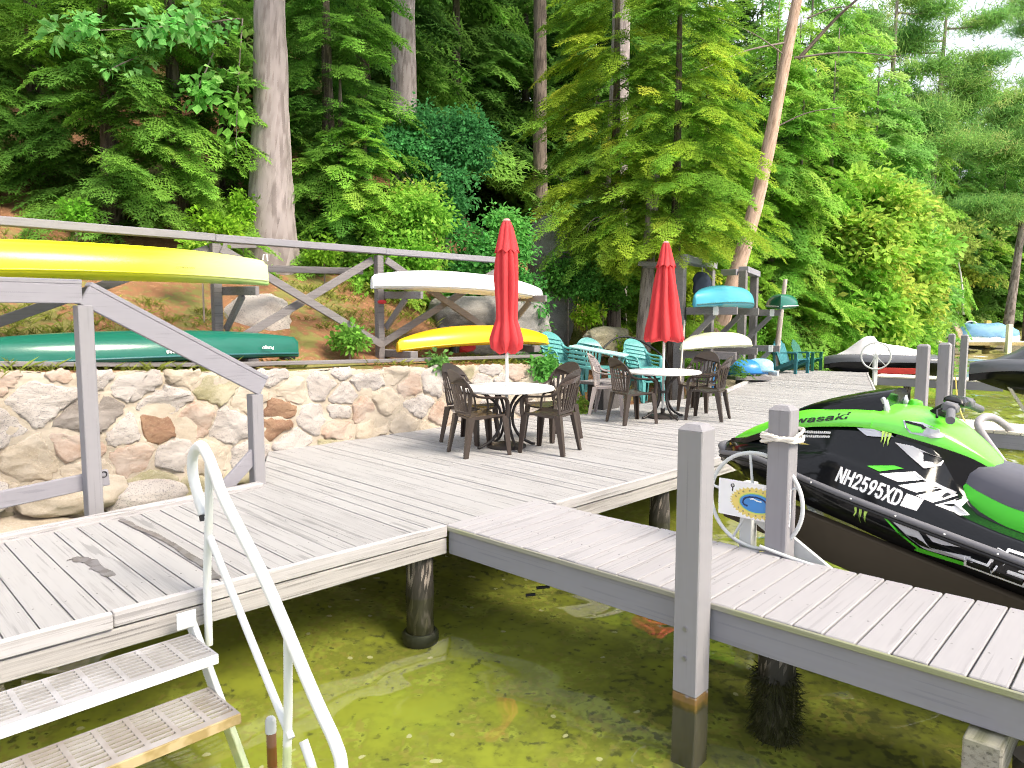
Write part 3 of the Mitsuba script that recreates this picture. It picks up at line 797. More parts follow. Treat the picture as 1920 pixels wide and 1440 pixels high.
kayak('golden yellow kayak arched upside down on the lower rack behind the near table', 3.15, .36, .30, .55, .06, at_rack(3.80, 1.585, -.40), 'kayak_gold', 'kayak_gold')
b = KP(3.18, 1.49, -.50)
bk = thing('bucket', 'small black bucket lying under the golden yellow kayak', 'bucket')
part(bk, 'body', moved(revolve([(.0, 0), (.075, 0), (.09, .16), (.097, .16), (.097, .175), (.083, .175), (.07, .02), (0, .02)], 20), mat4(*b)), 'black_plastic', 40)
b = KP(3.48, 1.49, -.42)
single('life_vest', 'crumpled red life vest stuffed under the golden yellow kayak', 'life vest', rock(b + [0, 0, .07], (.30, .22, .15), 9, .4), 'red_cloth', 50)

# ---------------------------------------------------------------- patio tables, umbrellas and chairs
def table(x, y, label, group):
    k = thing('patio_table', label, 'table', group)
    top = revolve([(0, .672), (.50, .672), (.525, .66), (.545, .668), (.548, .685), (.535, .70), (.5, .704), (.03, .704), (.028, .69), (0, .69)], 48)
    part(k, 'tabletop', moved(top, mat4(x, y, DECK)), 'table_white', 35)
    for i in range(4):
        a = math.pi / 4 * .55 + i * math.pi / 2
        P = smooth_path([(.36, 0, .66), (.25, 0, .61), (.12, 0, .50), (.075, 0, .38), (.085, 0, .25), (.17, 0, .11), (.30, 0, .03), (.36, 0, .016)], 5)
        part(k, 'leg', moved(tube(P, .017, 10), mat4(x, y, DECK, a)), 'table_leg', True)
    r = revolve([(.045, .40), (.075, .40), (.075, .37), (.045, .37)], 20)
    part(k, 'hub_ring', moved(r, mat4(x, y, DECK)), 'table_leg', 40)
    return k
def umbrella(x, y, label, shape):
    k = thing('patio_umbrella', label, 'umbrella', 'closed red patio umbrellas')
    M = mat4(x, y, DECK)
    part(k, 'pole', moved(tube([(0, 0, .05), (0, 0, 2.52)], .019, 12), M), 'white_metal', True)
    part(k, 'base', moved(revolve([(0, .07), (.03, .075), (.035, .14), (.024, .14), (.024, .075), (.06, .06), (.21, .035), (.225, .02), (.22, 0), (0, 0)][::-1], 28), M), 'table_leg', 40)
    def folds(prof, n, amp, ph, twist=0.0, hem=0.0):
        rings = []
        for r, z in prof:
            ring = []
            for j in range(96):
                a = 2 * math.pi * j / 96
                f = 1 + amp * (abs(math.cos(a * n / 2 + ph + twist * z)) - .55) + .05 * math.sin(3 * a + 9 * z) + .03 * math.sin(5 * a - 4 * z)
                dz = hem * (abs(math.sin(a * n / 2 + ph + twist * z)) - .5) if (r, z) == prof[0] or (r, z) == prof[1] else 0
                ring.append((r * f * math.cos(a), r * f * math.sin(a), z + dz))
            rings.append(ring)
        return loft(rings)
    part(k, 'canopy', moved(folds(shape['body'], 8, shape['amp'], .3, .25, shape['hem']), M), 'red_cloth', 60)
    part(k, 'canopy__vent_cap', moved(folds(shape['cap'], 8, .24, .1, .0, .04), M), 'red_cloth', 60)
    part(k, 'finial', moved(revolve([(0, 2.545), (.035, 2.55), (.045, 2.565), (.03, 2.585), (0, 2.592)], 16), M), 'tarp_pink', 60)
    return k
rgb('tarp_pink', (0.66, .30, .30), .6)
shape1 = dict(amp=.44, hem=.05, body=[(.075, 1.09), (.155, 1.16), (.165, 1.24), (.135, 1.36), (.105, 1.46), (.105, 1.58), (.112, 1.75), (.118, 1.95), (.112, 2.12), (.10, 2.24), (.06, 2.42), (.03, 2.55)],
              cap=[(.128, 2.22), (.115, 2.28), (.09, 2.38), (.07, 2.48), (.045, 2.55), (.01, 2.572)])
shape2 = dict(amp=.46, hem=.05, body=[(.225, 1.14), (.245, 1.19), (.225, 1.32), (.195, 1.52), (.165, 1.75), (.135, 1.98), (.11, 2.16), (.095, 2.26), (.06, 2.42), (.03, 2.55)],
              cap=[(.135, 2.22), (.115, 2.28), (.088, 2.38), (.068, 2.48), (.045, 2.55), (.01, 2.572)])
T1, T2 = (-.06, 8.27), (2.24, 10.71)
table(*T1, 'nearer round white patio table with dark curved legs, in front of the golden kayak', 'round white patio tables')
table(*T2, 'farther round white patio table with dark curved legs, near the teal chair stack', 'round white patio tables')
umbrella(*T1, 'nearer closed red umbrella, tied in at the waist, over the near table', shape1)
umbrella(*T2, 'farther closed red umbrella flaring to a scalloped hem over the far table', shape2)

def back_mesh(kind):
    arch = [(-.20, .44)] + [(.255 * math.cos(a), .70 + .235 * math.sin(a)) for a in np.linspace(math.pi, 0, 22)] + [(.20, .44)]
    poly = sg.Polygon(arch)
    holes = []
    if kind == 'slat':
        for i in range(7):
            s = (i - 3) / 3
            b0, b1 = .150 * s, .185 * s
            t = .775 - .035 * s * s
            hw = .0115
            holes.append(sg.Polygon([(b0 - hw, .475), (b0 + hw, .475), (b1 + hw * 1.25, t), (b1 - hw * 1.25, t)]).buffer(.004))
        for s in (-1, 1):
            holes.append(sg.Polygon([(s * .213, .66), (s * .226, .70), (s * .214, .765), (s * .207, .74)]).buffer(.004))
    else:
        for i in range(-6, 7):
            for j in range(14):
                c = (i * .034 + (j % 2) * .017, .49 + j * .028)
                h = sg.Polygon([(c[0] - .011, c[1]), (c[0], c[1] - .018), (c[0] + .011, c[1]), (c[0], c[1] + .018)])
                if poly.buffer(-.035).contains(h): holes.append(h)
    m = extrude(poly.difference(shapely.union_all(holes)).segmentize(.03), .014)
    v = np.array(m.vertices); y, z, d = v[:, 0], v[:, 1], v[:, 2]
    x = -.195 - .23 * (z - .44) - .12 * (z - .44) ** 2 + 1.15 * y ** 2 * np.clip((z - .40) / .3, 0, 1) - d
    m.vertices = np.stack([x, -y, z], 1); m.fix_normals()
    return m
def seat_mesh():
    poly = sg.Polygon([(-.21, -.20), (.19, -.235), (.245, -.20), (.255, 0), (.245, .20), (.19, .235), (-.21, .20)]).buffer(-.02).buffer(.02).segmentize(.05)
    m = extrude(poly, .022, -.011)
    v = np.array(m.vertices)
    v[:, 2] += .435 - .03 * np.exp(-((v[:, 0] + .1) / .16) ** 2) - .03 * np.clip((v[:, 0] - .20) / .05, 0, 1) ** 2 + .12 * v[:, 1] ** 2
    m.vertices = v; return m
def chair_leg(top, bot, wt, wb):
    rings = []
    for t in np.linspace(0, 1, 6):
        c = np.array(top) * (1 - t) + np.array(bot) * t; w = wt * (1 - t) + wb * t
        sgn = math.copysign(1, c[1]); sx = math.copysign(1, c[0])
        pts = [(-w, -w), (w, -w), (w, w), (w * .35, w), (w * .35, -w * .35), (-w, -w * .35)]
        pts = pts if sgn * sx > 0 else [(a, b) for a, b in pts]
        rings.append([(c[0] + sx * a * (1 if True else 1), c[1] - sgn * b, c[2]) for a, b in pts])
    return loft(rings)
CHAIR = {'seat': seat_mesh(), 'backrest': back_mesh('slat')}
for nm, s in (('leg', 1), ('leg_001', -1)): CHAIR[nm] = chair_leg((.20, s * .205, .43), (.245, s * .235, 0), .036, .022)
for nm, s in (('leg_002', 1), ('leg_003', -1)): CHAIR[nm] = chair_leg((-.185, s * .185, .43), (-.265, s * .225, 0), .036, .022)
for nm, s in (('armrest', 1), ('armrest_001', -1)):
    P = smooth_path([(-.205, s * .232, .735), (-.19, s * .255, .685), (-.12, s * .272, .65), (.02, s * .282, .638), (.15, s * .278, .63), (.205, s * .262, .60), (.225, s * .245, .52), (.222, s * .232, .42)], 5)
    CHAIR[nm] = tube(P, .027, 10, sq=.42, up=(0, 1, 0))
LATTICE = dict(CHAIR, backrest=back_mesh('lattice'))
DICTS = {}
def chair(x, y, rz, label, group, mat='chair_brown', z=DECK, kind='slat', name='plastic_chair', s=1.0, tilt=None):
    k = thing(name, label, 'chair', group)
    M = mat4(x, y, z, rz, s)
    if tilt is not None: M = M @ tilt
    for nm, m in (CHAIR if kind == 'slat' else LATTICE).items():
        d = DICTS.setdefault((nm, mat, kind), ply(m, mat, 40))
        part(k, nm.split('_0')[0], None, mat, shape=d, to=M)
    return k
R = math.radians
g1 = 'brown slatted plastic armchairs round the two white tables'
chair(-.36, 7.90, R(28), 'brown slatted armchair at the near left of the near table, back towards the camera', g1)
chair(.42, 8.02, R(152), 'brown slatted armchair at the near right of the near table', g1)
chair(-.50, 8.66, R(-30), 'brown slatted armchair at the far left of the near table, against the stone wall', g1)
chair(.50, 8.86, R(222), 'brown slatted armchair at the far right of the near table', g1)
chair(1.70, 10.22, R(24), 'brown slatted armchair at the near left of the far table', g1)
chair(2.86, 10.55, R(150), 'brown slatted armchair at the right of the far table, seen from the side', g1)
chair(2.98, 11.52, R(232), 'brown slatted armchair behind the far table, facing the camera', g1)
chair(1.50, 11.12, R(-18), 'pale taupe armchair with lattice back at the left of the far table', None, 'chair_taupe', kind='lattice')
# teal chairs: two stacks and one at the leaning table
ORD = ['lowest', 'second lowest', 'second highest', 'topmost']
g2 = 'teal plastic chairs stacked at the end of the stone wall'
for i in range(4):
    chair(.88 - .022 * i, 12.35 + .01 * i, R(-52), ORD[i] + ' teal plastic chair of the stack beside the golden yellow kayak', g2, 'chair_teal', z=.60 + .075 * i)
chair(1.45, 12.95, R(-75), 'single teal plastic chair behind the pale teal tabletop', None, 'chair_teal', z=.70)
g3 = 'teal plastic chairs in the second stack'
for i in range(4):
    chair(2.38 - .02 * i, 12.92 + .012 * i, R(-62), ORD[i] + ' teal plastic chair of the stack left of the far red umbrella', g3, 'chair_teal', z=.47 + .07 * i)
tt = thing('teal_table', 'pale teal slatted plastic table tilted beside the teal chair stack', 'table')
TM = frame(np.array([1.47, 12.25, 1.44]), np.array([.93, -.30, -.16]), np.array([.30, .954, .0]), np.cross([.93, -.30, -.16], [.30, .954, 0]))
part(tt, 'tabletop', moved(cbox(.95, .55, .035, .01), TM), 'teal_pale')
for i in range(4): part(tt, 'slat', moved(cbox(.42, .02, .045, .004), TM @ mat4(-.24, -.285 - .001, -.07 - .075 * i)), 'chair_teal')
for sx in (-1, 1):
    for sy in (-1, 1): part(tt, 'leg', moved(beam((sx * .40, sy * .22, -.02), (sx * .33, sy * .24, -.66), .045, .04), TM), 'chair_teal')
rgb('teal_pale', (0.36, .62, .62), .35)
# dark bench at the end of the wall
bn = thing('deck_bench', 'low dark timber bench box at the end of the stone wall', 'bench')
part(bn, 'side_panel', beam((1.50, 11.86, DECK), (1.50, 11.86, DECK + .40), .34, .42, up=(du[0], du[1], 0), c=.006), 'bench_wood')
part(bn, 'seat_board', beam((1.26, 11.62, DECK + .43), (1.78, 12.16, DECK + .43), .46, .05, c=.006), 'rack_wood')
timber('bench_wood', 0, (0.10, .093, .092), (.05, .046, .046), None, vertical=True, streak=.7)

# ---------------------------------------------------------------- adirondack chairs at the far end
def adirondack(x, y, rz, label, mat, s=1.0):
    k = thing('adirondack_chair', label, 'chair')
    M = mat4(x, y, DECK, rz, s)
    for i in range(5): part(k, 'seat_slat', moved(beam((.28 - .10 * i, -.26, .37 - .035 * i), (.28 - .10 * i, .26, .37 - .035 * i), .09, .02), M), mat)
    for i in range(7):
        yy = (i - 3) * .078; h = .93 - .035 * abs(i - 3) ** 1.4
        part(k, 'back_slat', moved(beam((-.16, yy * .85, .24), (-.16 - (h - .24) * .42, yy, h), .018, .068, up=(0, 1, 0)), M), mat)
    for sgn in (-1, 1):
        part(k, 'armrest', moved(beam((.36, sgn * .31, .55), (-.32, sgn * .29, .53), .12, .022), M), mat)
        part(k, 'leg', moved(beam((.31, sgn * .29, 0), (.31, sgn * .29, .54), .03, .09, up=(1, 0, 0)), M), mat)
        part(k, 'leg', moved(beam((.36, sgn * .255, .38), (-.46, sgn * .255, .02), .03, .10), M), mat)
        part(k, 'back_post', moved(beam((-.30, sgn * .27, .10), (-.34, sgn * .27, .54), .03, .06, up=(1, 0, 0)), M), mat)
    part(k, 'back_brace', moved(beam((-.30, -.30, .50), (-.30, .30, .50), .03, .06), M), mat)
    return k
adirondack(7.42, 19.3, R(-52), 'blue teal adirondack chair at the far end of the boardwalk', 'adirondack_blue')
adirondack(8.2, 20.2, R(-46), 'green adirondack chair behind the blue one at the far end of the boardwalk', 'adirondack_green', .92)

# ---------------------------------------------------------------- far boat rack with its boats
fr = thing('far_rack', 'dark timber boat rack of posts and arms at the far left of the boardwalk', 'boat rack')
A_, B_, C_, D_ = np.array([3.15, 13.7, 0]), np.array([4.16, 15.4, 0]), np.array([5.36, 17.0, 0]), np.array([6.12, 18.5, 0])
ax = np.array([.55, .83, 0]); ay = np.array([.83, -.55, 0])
for P, z1 in ((A_, 3.10), (B_, 3.02), (C_, 3.08), (D_, 3.02)):
    part(fr, 'post', beam(P + [0, 0, .3], P + [0, 0, z1], .17, .17, up=ax, c=.006), 'rack_wood')
for P, Q in ((A_, B_), (C_, D_)):
    part(fr, 'top_beam', beam(P + [0, 0, 3.10], Q + [0, 0, 3.08] + ax * .12, .22, .14, c=.006), 'rail_wood')
part(fr, 'top_beam', beam(C_ - ay * .5 + [0, 0, 3.04], C_ + [-.14, 0, 3.04], .12, .14), 'rail_wood')
part(fr, 'tie_beam', beam(A_ - ay * .75 + [0, 0, 2.98], A_ - ay * .09 + [0, 0, 2.98], .1, .09), 'rack_wood')
for P, zs, ln in ((A_, (2.12, 1.30), 1.05), (C_, (2.10, 1.28), .85), (B_, (2.12, 1.30), 1.0)):
    for z in zs:
        q = P + ax * .11
        part(fr, 'arm', beam(q + [0, 0, z] - ay * .1, q + [0, 0, z] + ay * ln, .06, .14, c=.005), 'rack_wood')
        part(fr, 'arm_brace', beam(q + [0, 0, z - .62] + ay * .09 + ax * .001, q + [0, 0, z - .08] + ay * .62 + ax * .001, .055, .10, c=.005), 'rack_wood')
def free_kayak(label, x, y, z, rz, Ln, W, H, eh, mat, rim, arch=.02, **kw):
    return kayak(label, Ln, W, H, eh, arch, mat4(x, y, z, rz), mat, rim, **kw)
q = A_ + ay * .62 + ax * .75
free_kayak('turquoise kayak upside down on the upper arm of the far rack', q[0], q[1], 2.20, R(50), 2.6, .36, .40, .55, 'kayak_turq', 'teal_dark')
q = A_ + ay * .52 + ax * .7
free_kayak('pale cream kayak tilted on the lower arm of the far rack', q[0], q[1], 1.42, R(42), 2.4, .36, .30, .4, 'kayak_cream', 'kayak_cream')
q = C_ + ay * .66 + ax * 1.0
free_kayak('green canoe end poking out on the upper arm of the far rack', q[0], q[1], 2.20, R(68), 2.2, .36, .34, .9, 'kayak_green', 'kayak_white', blunt=.03)
pb = thing('small_boat', 'small blue and white plastic boat on the ground below the far rack', 'boat')
MBt = mat4(5.45, 16.8, .68, R(15))
part(pb, 'hull', moved(kayak_hull(1.1, .34, .34, .6, .02), MBt), 'blue_plastic', 50)
part(pb, 'deck', moved(kayak_hull(.7, .30, .32, .7, .02), MBt @ mat4(.30, -.05, .05)), 'blue_pale', 50)
part(pb, 'stern_plate', moved(cbox(.05, .4, .12, .01), MBt @ mat4(.66, -.05, .02)), 'decal_white')
single('ground_plank', 'grey plank lying on the ground under the small blue boat', 'plank', beam((4.95, 16.4, .63), (5.9, 16.8, .60), .35, .08), 'rack_wood')
single('blue_board', 'upright blue board standing beneath the cream kayak', 'board', beam((3.78, 13.60, .62), (3.80, 13.62, 1.30), .10, .03, up=(1, 0, 0)), 'blue_plastic')
pdl = thing('paddle', 'long pale paddle leaning on the far rack beside the red umbrella', 'paddle')
part(pdl, 'shaft', tube([(2.98, 12.9, .60), (3.16, 13.35, 1.95)], .018, 8), 'far_wood', True)
part(pdl, 'blade', moved(kayak_hull(.4, .07, .02, .6, 0), mat4(3.17, 13.38, 1.99) @ np.array([[0, 0, 1, 0], [0, 1, 0, 0], [-1, 0, 0, 0], [0, 0, 0, 1.]])), 'black_plastic', 50)
q = A_ + (B_ - A_) * .62
lv = thing('life_jacket', 'dark blue life jacket hanging from the top beam of the far rack', 'life jacket')
part(lv, 'vest', rock(q + [0.05, 0, 2.66], (.36, .20, .46), 15, 0, 3, .25), 'jacket_navy', 50)
part(lv, 'strap', tube([q + [.05, 0, 3.05], q + [.05, 0, 2.8]], .012, 6), 'tarp_white')
rgb('jacket_navy', (.055, .07, .12), .7)
for i, (p, z) in enumerate(((A_, 2.13), (C_, 2.11), (C_, 1.29))):
    qq = p + ax * .08 + ay * .66
    single('reflector_tag', ['small white tag on the upper arm under the turquoise kayak', 'small white tag on the upper arm under the green canoe', 'small white tag on the lower arm by the blue boat'][i], 'tag', beam(qq - ax * .01 + [0, 0, z - .09], qq - ax * .01 + [0, 0, z + .07], .10, .012, up=ax), 'decal_white')
hs = smooth_path([(1.55, 13.35, .75), (1.62, 13.5, 1.3), (2.0, 13.75, 1.62), (2.45, 13.8, 1.55), (2.9, 13.7, 1.2), (3.0, 13.6, .8)], 8)
single('hose_loop', 'black hose arching over the bank behind the teal chairs', 'hose', tube(hs, .02, 8), 'black_rubber', True)

# ---------------------------------------------------------------- green and black personal watercraft on its lift
JA = math.radians(-44.5); tilt = math.radians(11.9)
jv = np.array([math.cos(JA), math.sin(JA), 0]); ju = np.array([-math.sin(JA), math.cos(JA), 0])
JO = np.array([.34, 5.71, 0]) + ju * .95 + jv * 1.0 + np.array([0, 0, 1.13])
jx = jv * math.cos(tilt) + np.array([0, 0, -math.sin(tilt)]); jz = jv * math.sin(tilt) + np.array([0, 0, math.cos(tilt)])
JM = frame(JO, jx, -ju, jz)          # local: x aft, y towards the camera, z up
jk = thing('personal_watercraft', 'glossy black and bright green personal watercraft on a lift beside the narrow dock', 'jet ski')
def col(xs, *arrs):
    g = np.linspace(xs[0], xs[-1], 61)
    from scipy.interpolate import PchipInterpolator as PI
    return [g] + [PI(xs, a)(g) for a in arrs]
JX = [0, .12, .3, .5, .75, .95, 1.2, 1.45, 1.65, 1.8, 2.0, 3.0, 3.35]
rw = [.05, .19, .33, .42, .50, .54, .565, .575, .575, .575, .575, .56, .50]
rh = [-.17, -.12, -.05, -.01, 0, 0, 0, 0, 0, 0, 0, 0, 0]
rdg = [-.13, -.04, .03, .085, .127, .192, .187, .165, .11, .085, .075, .08, .05]
edg = [-.12, -.02, .03, .15, .29, .36, .41, .41, .18, .075, .06, .06, .05]
cen = [-.11, -.01, .05, .20, .33, .40, .44, .43, .30, .25, .25, .25, .10]
G, RW, RH, RG, ED, CE = col(JX, rw, rh, rdg, edg, cen)
from scipy.interpolate import PchipInterpolator as PI
f_rw, f_rh, f_rg, f_ed = (PI(JX, a) for a in (rw, rh, rdg, edg))
def jpart(name, m, mat, smooth=40, label=None): return part(jk, name, moved(m, JM), mat, smooth, label)
def sym(half):  # half: (x, [(y, z) from the keel or rail up to the centre]) -> closed ring
    return half
# lower hull: rail -> chine -> keel
f_cz = PI([0, .3, .7, 1.2, 2.0, 3.35], [-.24, -.22, -.20, -.205, -.215, -.20]); f_kz = PI([0, .3, .7, 1.2, 3.35], [-.25, -.33, -.40, -.43, -.44])
rings = []
for x, w, h in zip(G, RW, RH):
    cz, kz = float(f_cz(x)) , float(f_kz(x)); cw = w * (.84 if x > .3 else .6)
    half = [(w, h), (w * .985, h - .05), (w * .93 + .07 * cw, h * .45 + cz * .55), (cw, cz), (cw * .93, cz - .012), (cw * .5, kz * .65 + cz * .35), (0.012, kz)]
    rings.append([(x, y, z) for y, z in half] + [(x, -y, z) for y, z in half[::-1]])
jpart('lower_hull', loft(rings), 'hull_black', 30)
rings = []
for x, w, h, r, e, c in zip(G, RW, RH, RG, ED, CE):
    ew = w * float(np.interp(x, [1.25, 1.62, 1.8], [.62, .42, .50]))
    half = [(w, h + .002), (w * .965, h + (r - h) * .45), (w * .90, h + (r - h) * .9), (w * .84, r), (w * .78, r + (e - r) * .12), (ew + .01, e - (e - r) * .1), (ew * .9, e), (ew * .4, c), (0, c)]
    rings.append([(x, y, z) for y, z in half] + [(x, -y, z) for y, z in half[::-1]])
jpart('upper_deck', loft(rings, caps=True), 'hull_black', 35)
for s in (1, -1):
    jpart('bumper_rail', tube([(x, s * (w + .004), h - .01) for x, w, h in zip(G, RW, RH)], .021, 8), 'grey_rubber', True)
    jpart('bumper_rail__rail_insert', tube([(x, s * (w + .001), h - .042) for x, w, h in zip(G, RW, RH)], .012, 6), 'black_rubber', True)
for x in np.arange(.9, 3.0, .27):
    m = trimesh.creation.icosphere(subdivisions=1, radius=.006); m.apply_translation([x, float(f_rw(x)) + .024, float(f_rh(x)) - .008]); jpart('bumper_rail__rail_rivet', m, 'decal_white', True)
jpart('bow_bumper', moved(trimesh.creation.icosphere(subdivisions=3), np.diag([.13, .13, .055, 1]) + np.array([[0, 0, 0, .08], [0, 0, 0, 0], [0, 0, 0, -.135], [0, 0, 0, 0]])), 'grey_rubber', True)
# hood, screen, console
HX = [.10, .22, .31, .46, .66, .84, 1.0, 1.10]
hg, HW, HB, HT = col(HX, [.12, .22, .27, .30, .325, .34, .345, .35], [-.04, .0, .045, .15, .265, .335, .385, .41], [-.02, .10, .17, .28, .40, .465, .51, .53])
rings = []
for x, w, b, t in zip(hg, HW, HB, HT):
    half = [(w, b), (w * 1.01, b + (t - b) * .28), (w * .93, b + (t - b) * .58), (w * .72, b + (t - b) * .86), (w * .42, t - .004), (0, t)]
    rings.append([(x, y, z) for y, z in half] + [(x, -y, z) for y, z in half[-2::-1]])
jpart('hood', loft(rings), 'paint_green', 50)
f_hw, f_hb, f_ht = PI(HX, [.12, .22, .27, .30, .325, .34, .345, .35]), PI(HX, [-.04, .0, .045, .15, .265, .335, .385, .41]), PI(HX, [-.02, .10, .17, .28, .40, .465, .51, .53])
rings = []
for x, t in [(.14, .0), (.3, .02), (.5, .04), (.62, .035)]:
    w, b = float(f_hw(x)) * 1.03, float(f_hb(x))
    rings.append([(x - .03, s * w, z) for s, z in ((1, b - .03), (1, b + .012 + t * .3))] + [(x - .03, s * w * .9, z) for s, z in ((-1, b + .01), (-1, b - .03))])
jpart('hood_lip', loft(rings), 'hull_black', 30)
rings = []
for x in np.linspace(.46, 1.11, 16):
    q = (x - .46) / .65; t = float(f_ht(min(x, 1.08))); w = .10 + .15 * min(q * 2, 1)
    top = t + .012 + .12 * q ** 1.25
    half = [(w, t - .06), (w * .98, t + .0), (w * .86, t + (top - t) * .55), (w * .55, t + (top - t) * .9), (0, top)]
    rings.append([(x, y, z) for y, z in half] + [(x, -y, z) for y, z in half[-2::-1]])
jpart('windscreen', loft(rings), 'hull_black', 50)
jpart('mirror', moved(cbox(.035, .06, .13, .012), mat4(1.115, .20, .545) @ np.array([[.88, 0, -.47, 0], [0, 1, 0, 0], [.47, 0, .88, 0], [0, 0, 0, 1.]])), 'silver_grey')
jpart('mirror', moved(cbox(.035, .06, .13, .012), mat4(1.115, -.20, .545) @ np.array([[.88, 0, -.47, 0], [0, 1, 0, 0], [.47, 0, .88, 0], [0, 0, 0, 1.]])), 'silver_grey')
CX_ = [1.06, 1.12, 1.25, 1.40, 1.52, 1.64, 1.74, 1.79]
cg, CW, CB, CT = col(CX_, [.345, .345, .335, .31, .27, .21, .15, .11], [.40, .42, .44, .435, .425, .405, .37, .345], [.53, .535, .56, .55, .515, .455, .395, .362])
rings = []
for x, w, b, t in zip(cg, CW, CB, CT):
    half = [(w, b - .02), (w * 1.0, b + (t - b) * .3), (w * .9, b + (t - b) * .65), (w * .62, b + (t - b) * .93), (0, t + .01)]
    rings.append([(x, y, z) for y, z in half] + [(x, -y, z) for y, z in half[-2::-1]])
jpart('console', loft(rings), 'paint_green', 50)
rings = []
for x, w, b, t in zip(cg, CW, CB, CT):
    if x > 1.25: rings.append([(x, y, z) for y, z in [(w * 1.02, .04), (w * 1.0, b - .03), (w * .97, b + .004), (0, b + .006)]] + [(x, -y, z) for y, z in [(w * .97, b + .004), (w * 1.0, b - .03), (w * 1.02, .04)]])
jpart('seat_base', loft(rings), 'hull_black', 40)
f_cw, f_cb, f_ct = PI(CX_, [.345, .345, .335, .31, .27, .21, .15, .11]), PI(CX_, [.40, .42, .44, .435, .425, .405, .37, .345]), PI(CX_, [.53, .535, .56, .55, .515, .455, .395, .362])
def on_console(x, q): return float(f_cw(x)) * (1.0 if q < .3 else 1.0 - .1 * (q - .3) / .35 if q < .65 else .9 - .28 * (q - .65) / .28)
def surf_poly(pts, f, off, name, mat, th=.004, label=None):
    """flat graphic laid on a curved side: pts in (x, z), f(x, z) gives y"""
    g = sg.Polygon(pts).buffer(0)
    lay(g, f, off, name, mat, th, label)
def lay(g, f, off, name, mat, th=.004, label=None, seglen=.02):
    m = extrude(g.segmentize(seglen), th)
    if m is None: return
    m = m.subdivide() if len(m.faces) < 400 else m
    v = np.array(m.vertices); y = np.array([f(a, b) for a, b in v[:, :2]])
    m.vertices = np.stack([v[:, 0], y + off + v[:, 2] - th, v[:, 1]], 1); m.invert()
    jpart(name, m, mat, False, label)
def f_side(x, z):   # y of the upper deck's side, or below the rail of the lower hull
    w, h, r, e = float(f_rw(x)), float(f_rh(x)), float(f_rg(x)), float(f_ed(x))
    if z >= h:
        ew = w * float(np.interp(x, [1.25, 1.62, 1.8], [.62, .42, .50]))
        hs_ = [h, h + (r - h) * .45, h + (r - h) * .9, r] + ([r + (e - r) * .12, e - (e - r) * .1, e] if e > r + .02 else [r + .05])
        return float(np.interp(z, hs_, [w, w * .965, w * .90, w * .84] + ([w * .78, ew + .01, ew * .9] if e > r + .02 else [w * .80])))
    cz = float(f_cz(x)); q = (h - z) / (h - cz)
    return float(np.interp(q, [0, .25, .55, 1], [w, w * .985, w * (.93 + .07 * .84), w * .84]))
f_con = lambda x, z: on_console(x, (z - float(f_cb(x))) / max(float(f_ct(x)) - float(f_cb(x)), .01))
surf_poly([(1.262, .512), (1.36, .523), (1.46, .507), (1.475, .487), (1.42, .452), (1.325, .448), (1.292, .475)], f_con, .006, 'console__grab_recess', 'silver_grey', label='pale grab handle rim')
surf_poly([(1.285, .502), (1.36, .512), (1.395, .505), (1.39, .470), (1.335, .456), (1.305, .478)], f_con, .011, 'console__grab_recess', 'paint_green')
surf_poly([(1.275, .515), (1.37, .515), (1.40, .503), (1.385, .49), (1.37, .502), (1.285, .503)], f_con, .015, 'console__grab_recess', 'hull_black')
surf_poly([(1.40, .46), (1.47, .492), (1.505, .485), (1.49, .468), (1.44, .45)], f_con, .011, 'console__grab_recess', 'decal_grey')
f_mid = lambda x, z: float(np.interp((z - float(f_rg(x))) / max(float(f_ed(x)) - float(f_rg(x)), .02), [0, .12, .9, 1.2], [.84, .78, .64, .58])) * float(f_rw(x))
surf_poly([(1.27, .372), (1.36, .378), (1.535, .345), (1.535, .305), (1.47, .275), (1.38, .315)], f_side, .008, 'upper_deck__side_panel', 'decal_grey', label='grey wedge panel below the console')
surf_poly([(1.02, .385), (1.12, .41), (1.25, .405), (1.20, .385), (1.1, .36)], f_mid, .008, 'upper_deck__side_panel', 'silver_grey')
# seat
SX = [1.52, 1.60, 1.75, 1.95, 2.2, 2.6, 3.0, 3.15]
sg_, S_T, S_B, S_L, S_W = col(SX, [.335, .355, .368, .372, .378, .40, .41, .36], [.235, .235, .20, .175, .18, .22, .24, .24], [.20, .13, .075, .05, .05, .06, .07, .10], [.12, .17, .215, .235, .24, .24, .22, .17])
ra, rb = [], []
for x, t, b, l, w in zip(sg_, S_T, S_B, S_L, S_W):
    half = [(w + .002, b), (w * .985, b + (t - b) * .45), (w * .84, b + (t - b) * .82), (w * .5, t - .003), (0, t)]
    ra.append([(x, y, z) for y, z in half] + [(x, -y, z) for y, z in half[-2::-1]])
    half = [(w + .025, l), (w + .022, l + (b - l) * .5), (w, b), (0, b)]
    rb.append([(x, y, z) for y, z in half] + [(x, -y, z) for y, z in half[-2::-1]])
jpart('seat', loft(ra), 'seat_grey', 50); jpart('seat_side', loft(rb), 'seat_green', 40)
